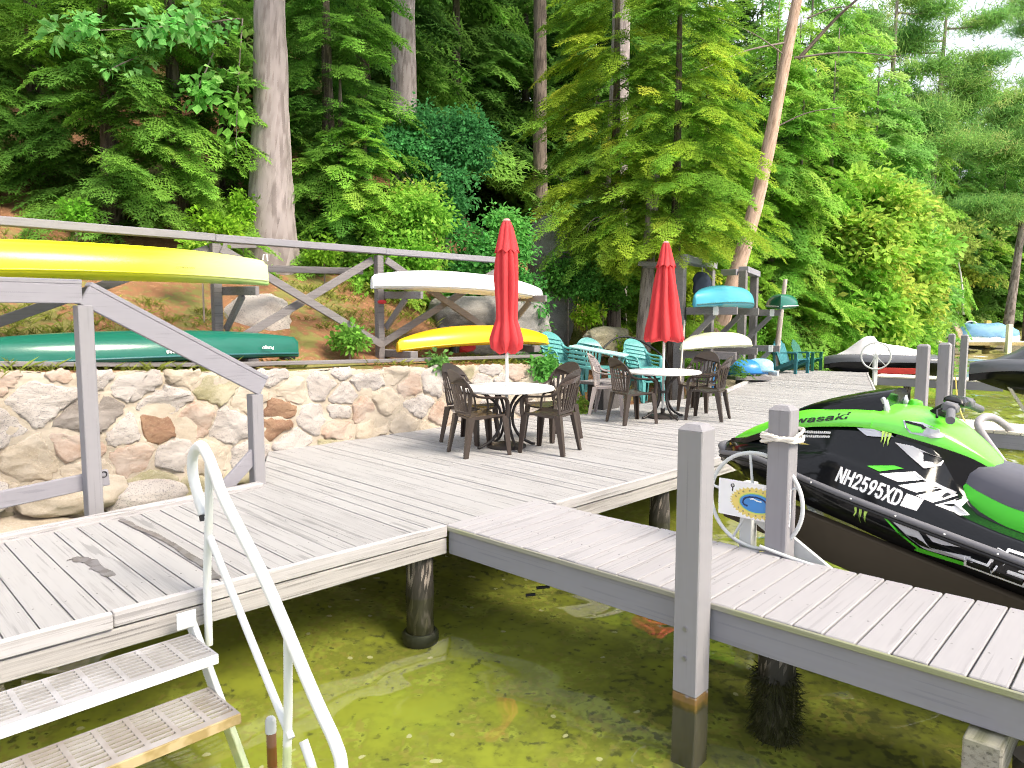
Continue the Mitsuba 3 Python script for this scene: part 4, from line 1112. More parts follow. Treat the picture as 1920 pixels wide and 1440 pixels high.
# handlebars
jpart('steering_column', tube([(1.36, 0, .52), (1.42, 0, .60), (1.45, 0, .63)], [.06, .05, .04], 12), 'black_plastic', True)
jpart('handlebar', tube(smooth_path([(1.52, -.36, .60), (1.47, -.20, .64), (1.44, 0, .645), (1.47, .20, .64), (1.52, .36, .60)], 5), .016, 10), 'black_plastic', True)
for s in (1, -1):
    jpart('grip', tube([(1.488, s * .24, .63), (1.525, s * .37, .598)], .026, 12), 'grey_rubber', 40)
    jpart('switch_block', moved(cbox(.09, .08, .065, .014), mat4(1.47, s * .19, .645)), 'grey_rubber')
    jpart('control_lever', tube([(1.44, s * .19, .635), (1.42, s * .27, .62), (1.45, s * .36, .595)], .008, 6), 'black_plastic', True)
jpart('pad', moved(cbox(.12, .15, .06, .02), mat4(1.45, 0, .665)), 'black_plastic')
jpart('fuel_cap', moved(revolve([(0, 0), (.045, 0), (.045, .03), (.035, .045), (0, .045)][::-1], 18), mat4(1.19, -.16, .535)), 'paint_green', 40)
# graphics
def text_poly(tx, h, bold=True, stretch=1.0):
    m = meshkit.text_mesh(tx, h, .002, bold); v = np.array(m.vertices); v[:, 0] *= stretch; m.vertices = v
    return m
def text_on(tx, x0, z0, x1, z1, h, f, off, name, mat, bold=True, slant=0.0, width=None):
    m = text_poly(tx, h, bold); v = np.array(m.vertices)
    L_ = math.hypot(x1 - x0, z1 - z0); s = L_ / v[:, 0].max()
    ux, uz = (x1 - x0) / L_, (z1 - z0) / L_
    a = v[:, 0] * s + slant * v[:, 1]; b = v[:, 1]
    X, Z = x0 + a * ux - b * uz, z0 + a * uz + b * ux
    y = np.array([f(p, q) for p, q in zip(X, Z)])
    m.vertices = np.stack([X, y + off + v[:, 2], Z], 1); m.invert()
    jpart(name, m, mat)
for dd in (-.0022, 0, .0022): text_on('NH2595XD', 1.032 + dd, .058, 1.432 + dd, .046, .088, f_side, .004, 'upper_deck__lettering', 'decal_white')
surf_poly([(1.440, .052), (1.448, .128), (1.545, .128), (1.533, .056)], f_side, .004, 'upper_deck__registration_sticker', 'decal_white')
f_hood = lambda x, z: float(np.interp((z - float(f_hb(x))) / max(float(f_ht(x)) - float(f_hb(x)), .02), [0, .28, .58, .86], [1, 1.01, .93, .72])) * float(f_hw(x))
text_on('Kawasaki', .475, .225, .945, .424, .036, f_hood, .004, 'hood__lettering', 'decal_black', slant=.35)
f_gap = lambda x, z: float(f_rw(x)) * .66 + .012
for i, (za, zb) in enumerate(((.252, .309), (.222, .279))):
    r_ = np.random.default_rng(50 + i)
    xs = np.linspace(.70, .88, 15)
    for a, b in zip(xs[:-1], xs[1:]):
        t0 = (a - .70) / .18; z0 = za + (zb - za) * t0
        surf_poly([(a, z0 - .009), (b - .003, z0 - .007), (b - .003, z0 + r_.uniform(.004, .010)), (a, z0 + .009)], f_gap, .006, 'upper_deck__small_print', 'decal_white', .002)
surf_poly([(.69, .150), (.79, .168), (.795, .190), (.692, .175)], f_gap, .03, 'upper_deck__warning_label', 'decal_yellow', .003)
def claws(x, z, s, f, off, mat, host):
    for i in range(3):
        r_ = np.random.default_rng(70 + i); L_ = (.085, .105, .088)[i] * s; w0 = .011 * s
        xx = x + i * .024 * s
        zs = np.linspace(z, z - L_, 7)
        lft = [(xx - w0 * (1 - k / 6) + r_.normal(0, .0022) * s + k * .0022, q) for k, q in enumerate(zs)]
        rgt = [(xx + w0 * (1 - k / 6) * .8 + r_.normal(0, .0022) * s + k * .0022, q) for k, q in enumerate(zs)]
        surf_poly(lft + rgt[::-1], f, off, host + '__claw_mark', mat, .002)
claws(1.185, .418, .85, f_mid, .012, 'decal_lime', 'upper_deck')
claws(1.20, -.012, 1.35, f_side, .004, 'decal_lime', 'lower_hull')
# slanting white stripes on the upper side
surf_poly([(1.178, 0.197), (1.314, 0.244), (1.370, 0.244), (1.255, 0.190)], f_side, .006, 'upper_deck__side_stripe', 'decal_green')
surf_poly([(1.264, 0.179), (1.434, 0.247), (1.498, 0.219), (1.380, 0.170)], f_side, .006, 'upper_deck__side_stripe', 'decal_white')
surf_poly([(1.390, 0.156), (1.512, 0.211), (1.582, 0.190), (1.493, 0.148)], f_side, .006, 'upper_deck__side_stripe', 'decal_white')
surf_poly([(1.499, 0.136), (1.594, 0.181), (1.663, 0.158), (1.589, 0.121)], f_side, .006, 'upper_deck__side_stripe', 'decal_white')
surf_poly([(1.605, 0.114), (1.682, 0.149), (1.781, 0.116), (1.736, 0.097)], f_side, .006, 'upper_deck__side_stripe', 'decal_white')
surf_poly([(1.33, .245), (1.40, .24), (1.55, .20), (1.65, .155), (1.65, .17), (1.55, .215)], f_side, .008, 'upper_deck__side_stripe', 'silver_grey')
# lightning flash and the outlined name on the lower hull
surf_poly([(1.335, -.022), (1.598, -.168), (1.845, -.140), (1.85, -.166), (1.60, -.202), (1.565, -.202), (1.58, -.178), (1.335, -.03)], f_side, .004, 'lower_hull__hull_flash', 'decal_green')
surf_poly([(1.385, -.034), (1.50, -.045), (1.57, -.052), (1.655, -.13), (1.86, -.088), (1.88, -.118), (1.64, -.158), (1.615, -.155)], f_side, .004, 'lower_hull__hull_flash', 'decal_grey')
surf_poly([(1.60, -.046), (1.83, -.048), (1.71, -.082), (1.66, -.085)], f_side, .004, 'lower_hull__hull_flash', 'decal_grey')
def stroke(pts, w): return sg.LineString(pts).buffer(w, join_style=2, cap_style=2)
J_ = stroke([(.10, .10), (.075, .0), (-.02, .0)], .017); E_ = shapely.union_all([stroke([(.21, .10), (.13, .10), (.105, 0), (.19, 0)], .016), stroke([(.125, .05), (.195, .05)], .014)])
T_ = shapely.union_all([stroke([(.225, .10), (.345, .10)], .016), stroke([(.285, .10), (.26, -.015)], .017)])
S2 = stroke([(.27, -.045), (.185, -.045), (.20, -.085), (.30, -.085), (.28, -.13), (.17, -.13)], .013)
for g in (J_, E_, T_):
    g = sa.scale(sa.rotate(sa.translate(g, 1.875, -.135), 2, origin=(1.875, -.135)), 1.3, 1.25, origin=(1.875, -.150))
    lay(g.buffer(.014, join_style=2), f_side, .0045, 'lower_hull__lettering_outline', 'decal_white', .003); lay(g, f_side, .0062, 'lower_hull__lettering', 'decal_black', .003)

# the lift under it: bunk boards, frame and hand wheel with its sign
lf = thing('boat_lift', 'boat lift with brown bunk boards carrying the green and black watercraft', 'boat lift')
def JP(s, o, z): return np.array([.34, 5.71, 0]) + jv * s + ju * o + np.array([0, 0, z])
for o in (.50, 1.40):
    part(lf, 'bunk_board', beam(JP(1.25, o, .70), JP(4.3, o, .05), .09, .26, c=.01), 'bunk_brown')
part(lf, 'lift_beam', beam(JP(1.35, .2, .12), JP(1.35, 1.9, .12), .09, .12), 'silver_grey')
part(lf, 'lift_beam', beam(JP(1.55, .20, .13), JP(1.55, .20, .92), .085, .085, up=jv), 'white_metal', label='white lift post behind the sign')
part(lf, 'lift_brace', beam(JP(1.60, .22, .70), JP(2.25, .24, .30), .03, .10), 'white_metal')
def wheel(key, c, r, ax_u, nrm, tr=.0135, spokes=5, hub=True):
    P = [c + ax_u * r * math.cos(a) + np.array([0, 0, 1]) * r * math.sin(a) for a in np.linspace(0, 2 * math.pi, 49)[:-1]]
    part(key, 'rim', tube(P, tr, 10, closed=True), 'white_metal', True)
    for i in range(spokes):
        a = .45 + i * 2 * math.pi / spokes
        e = c + ax_u * r * math.cos(a) + np.array([0, 0, 1]) * r * math.sin(a)
        part(key, 'spoke', tube([c, (c + e) / 2 + nrm * .01, e], .009, 8), 'white_metal', True)
    m = trimesh.creation.cylinder(radius=.045 * r / .31, height=.05, sections=18); m.apply_transform(trimesh.geometry.align_vectors([0, 0, 1], nrm)); m.apply_translation(c)
    part(key, 'hub', m, 'white_metal', 40)
hw = thing('lift_wheel', 'large white spoked hand wheel of the near boat lift, half behind the roped post', 'wheel')
wc = JP(1.63, .12, .82); wheel(hw, wc, .315, jv, -ju)
sn = thing('wheel_sign', 'white sign with round blue and yellow emblem hung on the near hand wheel', 'sign')
SM = frame(wc - ju * .04 + jv * .01, jv, np.array([0, 0, 1.0]), -ju)
def spart(name, g, z, th, mat): part(sn, name, moved(extrude(g, th, z), SM), mat)
spart('panel', sg.box(-.245, -.115, .245, .125), 0, .006, 'decal_white')
ell = lambda a, b: sa.scale(sg.Point(.02, -.005).buffer(1, 24), a, b)
rays = sg.Polygon([(.02 + (.165 if i % 2 else .185) * math.cos(i * math.pi / 36), -.005 + (.092 if i % 2 else .106) * math.sin(i * math.pi / 36)) for i in range(72)])
spart('emblem', rays, .0061, .0012, 'decal_yellow')
spart('emblem', ell(.118, .067), .0074, .0012, 'decal_lime')
spart('emblem', ell(.110, .060), .0087, .0012, 'sign_blue')
for k_ in range(20):
    a = 2 * math.pi * k_ / 20
    if .3 < a < 2.9 or 3.5 < a < 5.9: spart('emblem_mark', sa.translate(sg.Point(0, 0).buffer(.006, 2), .02 + .148 * math.cos(a), -.005 + .081 * math.sin(a)), .0074, .001, 'stone_moss')
spart('emblem', stroke(smooth_path([(-.035, -.03), (-.065, -.018), (-.062, .012), (-.03, .03), (.02, .036), (.07, .026), (.10, .0)], 5), .0055), .01, .001, 'sign_navy')
spart('emblem', stroke([(-.02, .018), (.0, .024), (.03, .014), (.06, .012)], .004), .01, .001, 'decal_white')
spart('pin_mark', sg.Point(-.145, .088).buffer(.014).difference(sg.Point(-.145, .088).buffer(.007)).union(sg.box(-.149, .05, -.141, .076)), .0061, .001, 'decal_black')
hose = smooth_path([JP(1.72, .02, .56), JP(1.90, .03, .53), JP(2.1, .035, .50), JP(2.35, .06, .40), JP(2.7, .12, .2), JP(2.9, .2, -.2)], 6)
single('white_cable', 'white cable drooping from the near hand wheel along the edge of the narrow dock', 'cable', tube(hose, .011, 8), 'white_metal', True)

# ---------------------------------------------------------------- farther docks
def plank_dock(name, label, origin, d, length, width, z=DECK, mat='far_wood', fas='fascia_wood', step=.148):
    k = thing(name, label, 'dock')
    d = np.array([d[0], d[1], 0.]); d /= np.linalg.norm(d); n = np.array([-d[1], d[0], 0])
    o = np.array([origin[0], origin[1], 0.])
    for i in range(int(length / step)):
        c = o + d * (i + .5) * step + n * width / 2 + np.array([0, 0, z - .019 - pr.uniform(0, .003)])
        part(k, 'plank', moved(cbox(step - .009, width + pr.uniform(-.01, .01), .038, .004), frame(c, d, n, np.array([0, 0, 1.]))), mat)
    for a in (.03, width - .03): part(k, 'side_board', beam(o + n * a + d * .02 + [0, 0, z - .135], o + n * a + d * length + [0, 0, z - .135], .045, .19), fas)
    for t in np.arange(.7, length, 2.2):
        q = o + d * t + n * width * .5; pile(k, q[0], q[1], -1.6, z - .06, .09, seed=int(t * 7))
    return k
plank_dock('finger_dock', 'second plank dock with pale sunlit top behind the green watercraft', (5.6, 10.2), (.73, -.68), 5.2, .95)
plank_dock('finger_dock', 'third plank dock leaving the far corner of the boardwalk, under the white wheel', (9.15, 18.35), (.78, -.62), 2.75, .9)
w1 = FP(0, 0)
post(5.98, 10.55, -1.6, 1.62, .15, FA, 'left one of two tall square posts behind the green watercraft handlebars', group='tall square posts behind the green watercraft', wet=False)
post(6.32, 10.60, -1.6, 1.64, .15, FA, 'right one of two tall square posts behind the green watercraft handlebars', group='tall square posts behind the green watercraft', wet=False)
post(10.28, 17.0, -1.6, 1.62, .13, FA, 'small distant square post on the third dock, left of a pair', group='small distant square posts on the third dock', wet=False)
post(10.52, 16.9, -1.6, 1.60, .14, FA, 'small distant square post on the third dock, right of a pair', group='small distant square posts on the third dock', wet=False)
wh = thing('lift_wheel', 'small distant white spoked wheel at the far corner of the boardwalk', 'wheel')
wheel(wh, np.array([9.05, 18.05, 1.04]), .33, np.array([.9, -.43, 0]), np.array([-.43, -.9, 0]), .02)
part(wh, 'stand', beam((9.07, 18.1, .3), (9.07, 18.1, 1.03), .09, .09, up=(1, 0, 0)), 'white_metal')
yr = smooth_path([(6.40, 10.45, 1.15), (6.44, 10.42, .8), (6.5, 10.3, .5), (6.7, 10.1, .2), (6.9, 10.0, -.05)], 6)
single('yellow_rope', 'thin yellow rope hanging from the right tall square post to the water', 'rope', tube(yr, .010, 6), 'decal_yellow', True)
gl = thing('foam_handrail', 'grey foam covered handrail loop on the dock behind the green watercraft seat', 'handrail')
part(gl, 'loop', tube(smooth_path([(6.62, 9.25, -.25), (6.36, 9.22, .10), (6.16, 9.22, .35), (6.03, 9.25, .55), (6.03, 9.30, .66), (6.15, 9.35, .72), (6.32, 9.40, .685), (6.6, 9.45, .50), (6.95, 9.5, .22), (7.2, 9.5, .0)], 7), .048, 14), 'grey_foam', True)

# two covered watercraft farther out
def simple_jet(label, M, hullm, covm, stripe=None, ln=2.9):
    k = thing('personal_watercraft', label, 'jet ski')
    xs = np.linspace(0, ln, 30); ra, rb, rc = [], [], []
    for x in xs:
        q = x / ln; w = .56 * min(1, (q / .42 + .02)) ** .62 * (1 if q < .9 else 1 - (q - .9))
        h = -.10 * max(0, 1 - q / .25) ** 2
        half = [(w, h), (w * .95, h - .12), (w * .8, -.26 + .16 * max(0, 1 - q / .3)), (.02, -.46 + .30 * max(0, 1 - q / .35) ** 1.5)]
        ra.append([(x, y, z) for y, z in half] + [(x, -y, z) for y, z in half[::-1]])
        half = [(w * 1.01, h + .002), (w * .99, h + .10), (w * .82, h + .17 + .03 * math.sin(q * 4)), (w * .3, h + .2), (0, h + .2)]
        rb.append([(x, y, z) for y, z in half] + [(x, -y, z) for y, z in half[-2::-1]])
        if .06 < q < .93:
            t = float(np.interp(q, [.06, .2, .36, .44, .5, .7, .93], [.05, .22, .58, .62, .42, .34, .18]))
            ww = w * float(np.interp(q, [.06, .3, .6, .93], [.6, .8, .62, .55]))
            half = [(ww, h + .10), (ww * .9, h + .12 + (t - .05) * .4), (ww * .55, h + t * .92 + .06), (0, h + t + .08)]
            rc.append([(x, y, z) for y, z in half] + [(x, -y, z) for y, z in half[-2::-1]])
    part(k, 'lower_hull', moved(loft(ra), M), 'hull_black', 30); part(k, 'upper_deck', moved(loft(rb), M), hullm, 35)
    c = loft(rc); v = np.array(c.vertices); v += vnoise(v, 6, .012, 3)[:, None]; c.vertices = v
    part(k, 'cover', moved(c, M), covm, 45)
    if stripe: part(k, 'side_board', moved(cbox(1.1, .02, .16, .004), M @ mat4(1.75, .53, -.22)), stripe, label='red lift board with white lettering')
    return k
M2 = mat4(8.65, 20.1, .80, R(-14)); M2[:3, 1] *= -1
simple_jet('grey black watercraft under a white cover beyond the far end of the boardwalk', M2, 'jet_grey', 'tarp_white', 'lift_red', 2.75)
a3 = R(-30)
M3 = mat4(7.95, 12.6, 1.12, a3); M3[:3, 1] *= -1
simple_jet('dark grey watercraft bow pointing left at the right edge of the picture', M3, 'jet_grey', 'jet_grey', None, 3.1)
lj = thing('boat_lift', 'lift frame with pale struts under the dark grey watercraft bow at the right edge', 'boat lift')
part(lj, 'strut', beam((8.3, 12.25, 1.0), (9.0, 12.0, -.2), .03, .05), 'far_wood'); part(lj, 'strut', beam((8.75, 12.2, .80), (9.1, 12.0, .2), .03, .04), 'white_metal')
part(lj, 'roller', moved(revolve([(0, -.08), (.06, -.08), (.05, .08), (0, .08)], 14), mat4(8.73, 12.2, .86)), 'tarp_white', 40)

# far shore dock, its posts, boat and boulder
plank_dock('far_dock', 'sunlit yellowish dock on the far shore', (25.0, 44.0), (.995, -.09), 20, 1.6, .50, 'cream_paint', 'far_amber')
timber('far_amber', 0, (.46, .36, .17), (.30, .22, .09), None)
for x, y, z1, w_, l_, m_ in ((29.57, 43.3, 1.55, .26, 'white painted post at the front edge of the far sunlit dock', 'cream_paint'), (29.75, 45.6, 1.75, .30, 'yellow post at the back edge of the far sunlit dock', 'amber')):
    post(x, y, -1.5, z1, w_, 0, l_, m_, wet=False, cap=.02)
fb = thing('covered_boat', 'boat under a wrinkled blue cover moored at the far sunlit dock', 'boat')
MB_ = mat4(29.3, 45.5, .42, R(-6))
part(fb, 'hull', moved(kayak_hull(4.6, .9, .6, .8, 0), MB_), 'decal_white', 50)
c = kayak_hull(4.5, .92, .95, .55, 0); v = np.array(c.vertices); v += vnoise(v, 2.2, .10, 8)[:, None] * [.3, 1, 1.6]; c.vertices = v
part(fb, 'cover', moved(c, MB_ @ mat4(0, 0, .22)), 'tarp_blue', 40)
bw = thing('lift_wheel', 'white wheel rim standing behind the blue covered boat on the far shore', 'wheel')
wheel(bw, np.array([28.9, 45.9, 1.15]), .55, np.array([1., 0, 0]), np.array([0, -1., 0]), .05)
single('boulder', 'large pinkish pale boulder on the far shore left of the blue covered boat', 'boulder', rock((26.6, 45.6, .7), (3.0, 1.8, 2.3), 31, .1, 4, .18), 'stone_pink', 50)

# ---------------------------------------------------------------- vegetation
vr = np.random.default_rng(99)
Fw = np.array([0, math.cos(PITCH), -math.sin(PITCH)]); Uw = np.array([0, math.sin(PITCH), math.cos(PITCH)])
def seen(P):
    """rough angular test: how much of the world the photograph could show"""
    q = np.asarray(P) - np.array([0, 0, 2.02]); w = np.maximum(q @ Fw, .1)
    return (np.abs(q[..., 0] / w) < .77) & (q @ Uw / w < .57)

def make_spray(seed, n_twig=13, step=.034, leaf=(.052, .013), L=.62, wide=.46, droop=.10):
    """flat hemlock-like spray: a drooping twig with side twigs carrying narrow leaflets"""
    r = np.random.default_rng(seed); V, F, C = [], [], []
    def tri(a, b, c, s0, s1):
        n = len(V); V.extend([a, b, c]); F.append([n, n + 1, n + 2]); C.extend([s0, s0, s1])
    def run(p0, d, ln, sc):
        m = max(int(ln / step), 2); side = np.cross([0, 0, 1.], d); side /= np.linalg.norm(side)
        for i in range(m):
            t = (i + .5) / m; p = p0 + d * ln * t + np.array([0, 0, -droop * .5 * (t * ln) ** 2 / L])
            for s in (-1, 1):
                e = d * math.cos(.85) + side * s * math.sin(.85) + np.array([0, 0, r.normal(-.12, .22)])
                l = leaf[0] * r.uniform(.7, 1.25) * (1.0 - .25 * t); w = leaf[1] * r.uniform(.8, 1.3)
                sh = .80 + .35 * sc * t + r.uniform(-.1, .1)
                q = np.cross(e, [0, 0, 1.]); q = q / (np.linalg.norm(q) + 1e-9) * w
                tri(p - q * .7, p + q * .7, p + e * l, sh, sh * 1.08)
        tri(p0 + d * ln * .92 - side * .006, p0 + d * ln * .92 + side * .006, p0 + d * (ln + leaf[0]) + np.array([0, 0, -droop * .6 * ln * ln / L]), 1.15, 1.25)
    d0 = np.array([1., 0, 0])
    for i in range(n_twig):
        t = (i + .6) / n_twig
        for s in (-1, 1):
            p = d0 * L * t + np.array([0, 0, -droop * t * t])
            a = r.uniform(.75, 1.0) * s
            d = np.array([math.cos(a), math.sin(a), r.normal(-.16, .10)]); d /= np.linalg.norm(d)
            ln = wide * L * (1 - t) ** .75 * r.uniform(.65, 1.15) + .03
            run(p, d, ln, .7 + t * .5)
    run(d0 * L * .55 + np.array([0, 0, -droop * .3]), np.array([.97, 0, -.24]), L * .45, 1.2)
    V = np.array(V); V = np.vstack([V, [[0, -.006, 0], [0, .006, 0], [L * .9, 0, -droop * .8]]]); F.append([len(V) - 3, len(V) - 2, len(V) - 1]); C += [.3, .3, .3]
    return V, np.array(F), np.array(C)

def make_leafage(seed, n=34, rad=.26, leaf=(.085, .055), flat=.55):
    """spray of broad leaves, each folded along its midrib"""
    r = np.random.default_rng(seed); V, F, C = [], [], []
    for i in range(n):
        p = r.normal(0, 1, 3); p /= np.linalg.norm(p); p *= rad * r.uniform(.25, 1) ** .6; p[2] *= flat
        d = p / (np.linalg.norm(p) + 1e-6) + r.normal(0, .45, 3); d[2] -= .25; d /= np.linalg.norm(d)
        nrm = np.array([0, 0, 1.]) + r.normal(0, .42, 3) + .4 * p / rad; nrm -= d * (nrm @ d); nrm /= np.linalg.norm(nrm)
        s = np.cross(nrm, d); l = leaf[0] * r.uniform(.65, 1.3); w = leaf[1] * r.uniform(.7, 1.2)
        k = len(V); sh = r.uniform(.75, 1.25)
        V += [p, p + d * l * .5 + s * w * .5 + nrm * l * .12, p + d * l, p + d * l * .5 - s * w * .5 + nrm * l * .12]
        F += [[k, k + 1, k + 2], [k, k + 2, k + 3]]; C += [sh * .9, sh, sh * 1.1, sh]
    return np.array(V), np.array(F), np.array(C)

def make_tuft(seed, n=64, ln=.15, rad=.16):
    r = np.random.default_rng(seed); V, F, C = [], [], []
    for i in range(n):
        p = r.normal(0, 1, 3) * rad * [1.2, 1.2, .35]; d = r.normal(0, 1, 3) + [0, 0, .9]; d /= np.linalg.norm(d)
        q = np.cross(d, r.normal(0, 1, 3)); q = q / np.linalg.norm(q) * .010; k = len(V); sh = r.uniform(.7, 1.25)
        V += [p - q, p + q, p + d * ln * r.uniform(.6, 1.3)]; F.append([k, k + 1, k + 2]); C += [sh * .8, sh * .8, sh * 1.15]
    return np.array(V), np.array(F), np.array(C)

SPRAY = [make_spray(i, 10, .05, (.072, .020)) for i in range(4)]
SPRAY_FAR = [make_spray(10 + i, 7, .085, (.11, .036)) for i in range(3)]
LEAFY = [make_leafage(20 + i) for i in range(4)]
LEAFY_FAR = [make_leafage(30 + i, 26, .30, (.13, .09)) for i in range(3)]
TUFT = [make_tuft(40 + i) for i in range(3)]

def scatter(protos, pos, axx, up, scale, colr):
    """one mesh of all the pieces: each prototype laid along axx with its flat side towards up"""
    V, F, C, off = [], [], [], 0
    which = vr.integers(0, len(protos), len(pos))
    x = axx / np.linalg.norm(axx, axis=1, keepdims=True); z = up - x * (up * x).sum(1, keepdims=True); z /= np.linalg.norm(z, axis=1, keepdims=True) + 1e-9
    y = np.cross(z, x)
    for k, (v, f, c) in enumerate(protos):
        m = which == k
        if not m.any(): continue
        R_ = np.stack([x[m], y[m], z[m]], -1) * scale[m][:, None, None]
        vv = np.einsum('nij,kj->nki', R_, v) + pos[m][:, None]
        cc = c[None, :, None] * colr[m][:, None, :]
        ff = f[None] + (np.arange(m.sum()) * len(v))[:, None, None] + off
        V.append(vv.reshape(-1, 3)); F.append(ff.reshape(-1, 3)); C.append(cc.reshape(-1, 3)); off += m.sum() * len(v)
    return np.vstack(V), np.vstack(F), np.clip(np.vstack(C), 0, .8)

TRIS = [0]
LIFT = 1.55
def crown_part(key, pos, axx, up, scale, tone, protos, mat, name='crown', vary=.2, tone2=None):
    n = len(pos)
    if n == 0: return
    tone = np.array(tone) * LIFT
    c = tone[None] * (1 + vr.normal(0, vary, (n, 1)))
    if tone2 is not None:
        m = np.clip((meshkit.fbm(pos * .9 + 31, 3, 4) - .38) * 4 + vr.normal(0, .25, n), 0, 1)[:, None]
        c = c * (1 - m) + LIFT * np.array(tone2)[None] * m * (1 + vr.normal(0, vary, (n, 1)))
    V, F, C = scatter(protos, pos, axx, up, scale, np.clip(c, .005, .62))
    TRIS[0] += len(F)
    part(key, name, (V, F), mat, False, color=C, stuff=(name == 'leafage'))

def trunk_part(key, P, r0, r1, mat, seed=0, flare=.35, sides=22, name='trunk'):
    P = smooth_path(P, 10); n = len(P); t = np.linspace(0, 1, n)
    r = r0 * (1 - t) + r1 * t; r = r * (1 + flare * np.exp(-t * n / 6))
    m = tube(P, r, sides, up=(1, 0, 0)); v = np.array(m.vertices)
    ax_ = np.stack([np.interp(v[:, 2], P[:, 2], P[:, 0]), np.interp(v[:, 2], P[:, 2], P[:, 1]), v[:, 2]], 1)
    rad = v - ax_
    v += rad * (vnoise(v * np.array([1, 1, .25]), 6, .10, seed) + vnoise(v * np.array([1, 1, .3]), 22, .06, seed + 3))[:, None]
    m.vertices = v
    return part(key, name, m, mat, True)

def thin(pos, keep_out=.05):
    m = seen(pos) | (vr.random(len(pos)) < keep_out)
    return m

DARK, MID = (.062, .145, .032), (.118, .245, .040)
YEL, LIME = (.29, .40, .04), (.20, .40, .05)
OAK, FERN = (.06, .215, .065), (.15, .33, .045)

def crown_points(x, Y, zb, H, Rr, z0, dens, size, far, lean, droop, full):
    pos, axx, up, sc = [], [], [], []
    tc = math.atan2(-Y, -x)
    z = z0
    while z < H * .99:
        q = (z - z0) / (H - z0)
        Lb0 = Rr * (1 - q) ** .75 + .18
        nb = max(int((4.2 + 2.6 * Lb0) * dens), 4)
        for i in range(nb):
            a = vr.uniform(0, 2 * math.pi)
            if not full and math.cos(a - tc) < -.1 and vr.random() < (.94 if far else .82): continue
            Lb = Lb0 * vr.uniform(.62, 1.12)
            sl = vr.normal(-.10, .10) + .25 * q
            dirv = np.array([math.cos(a), math.sin(a), sl])
            o = np.array([x + lean[0] * z / H, Y + lean[1] * z / H, zb + z + vr.uniform(-.12, .12)])
            rr = Lb * .22
            while rr < Lb:
                s_ = 1 if vr.random() < .5 else -1
                yaw = a + s_ * vr.uniform(.15, .75) * (1 - .6 * rr / Lb)
                pos.append(o + dirv * rr + np.array([0, 0, -droop * rr * rr / max(Rr, 1)]))
                axx.append([math.cos(yaw), math.sin(yaw), sl - droop - .30 * rr / Lb + vr.normal(0, .12)])
                up.append([vr.normal(0, .22), vr.normal(0, .22), 1]); sc.append(size * vr.uniform(.75, 1.2))
                rr += .19 * size
        z += .26 * size * vr.uniform(.8, 1.2)
    return tuple(map(np.array, (pos, axx, up, sc)))

def hemlock(label, px, Y, H, Rr, tone, tone2=None, z0=.25, dens=1.0, size=1.0, far=False, bark='bark_dark', group=None, trunk=.14, lean=(0, 0), name='hemlock_tree', hmin=None, base=None, droop=.25, full=False, inst=None):
    x = (px - 960) / 1362 * Y; zb = gz(x, Y) if base is None else base
    k = thing(name, label, 'tree', group)
    top = np.array([x + lean[0], Y + lean[1], zb + H])
    trunk_part(k, [(x, Y, zb - .4), (x + lean[0] * .4, Y + lean[1] * .4, zb + H * .45), tuple(top)], trunk, .02, bark, int(px) % 17)
    if inst:
        s_ = H / 10
        M = mat4(x, Y, zb, vr.uniform(0, 6.28)) @ np.diag([Rr / 2.7, Rr / 2.7, s_, 1])
        scene[k + '__crown'] = dict(type='instance', to_world=T(M), group=dict(type='ref', id=inst))
        return k, np.array([x, Y, zb])
    pos, axx, up, sc = crown_points(x, Y, zb, H, Rr, z0, dens, size, far, lean, droop, full)
    m = thin(pos)
    if hmin is not None: m &= pos[:, 2] > hmin
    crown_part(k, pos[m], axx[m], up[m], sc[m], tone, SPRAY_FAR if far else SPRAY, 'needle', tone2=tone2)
    return k, np.array([x, Y, zb])

def crown_group(key, tone, tone2, z0, dens, size):
    """a whole crown 10 m high that the far trees share, each turned and stretched its own way"""
    pos, axx, up, sc = crown_points(0, 0, 0, 10, 2.7, z0, dens, size, True, (0, 0), .28, True)
    n = len(pos)
    m = np.clip((meshkit.fbm(pos * .9 + 31, 3, 4) - .38) * 4 + vr.normal(0, .25, n), 0, 1)[:, None]
    c = (np.array(tone) * (1 - m) + np.array(tone2) * m) * LIFT * (1 + vr.normal(0, .2, (n, 1)))
    V, F, C = scatter(SPRAY_FAR, pos, axx, up, sc, np.clip(c, .005, .62))
    scene[key] = dict(type='shapegroup', crown=ply((V, F), 'needle', False, color=C))
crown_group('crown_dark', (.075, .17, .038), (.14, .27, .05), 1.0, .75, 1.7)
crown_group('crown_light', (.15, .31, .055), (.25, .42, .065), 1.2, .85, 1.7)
crown_group('crown_pale', (.16, .33, .085), (.24, .42, .10), 1.2, .8, 1.7)

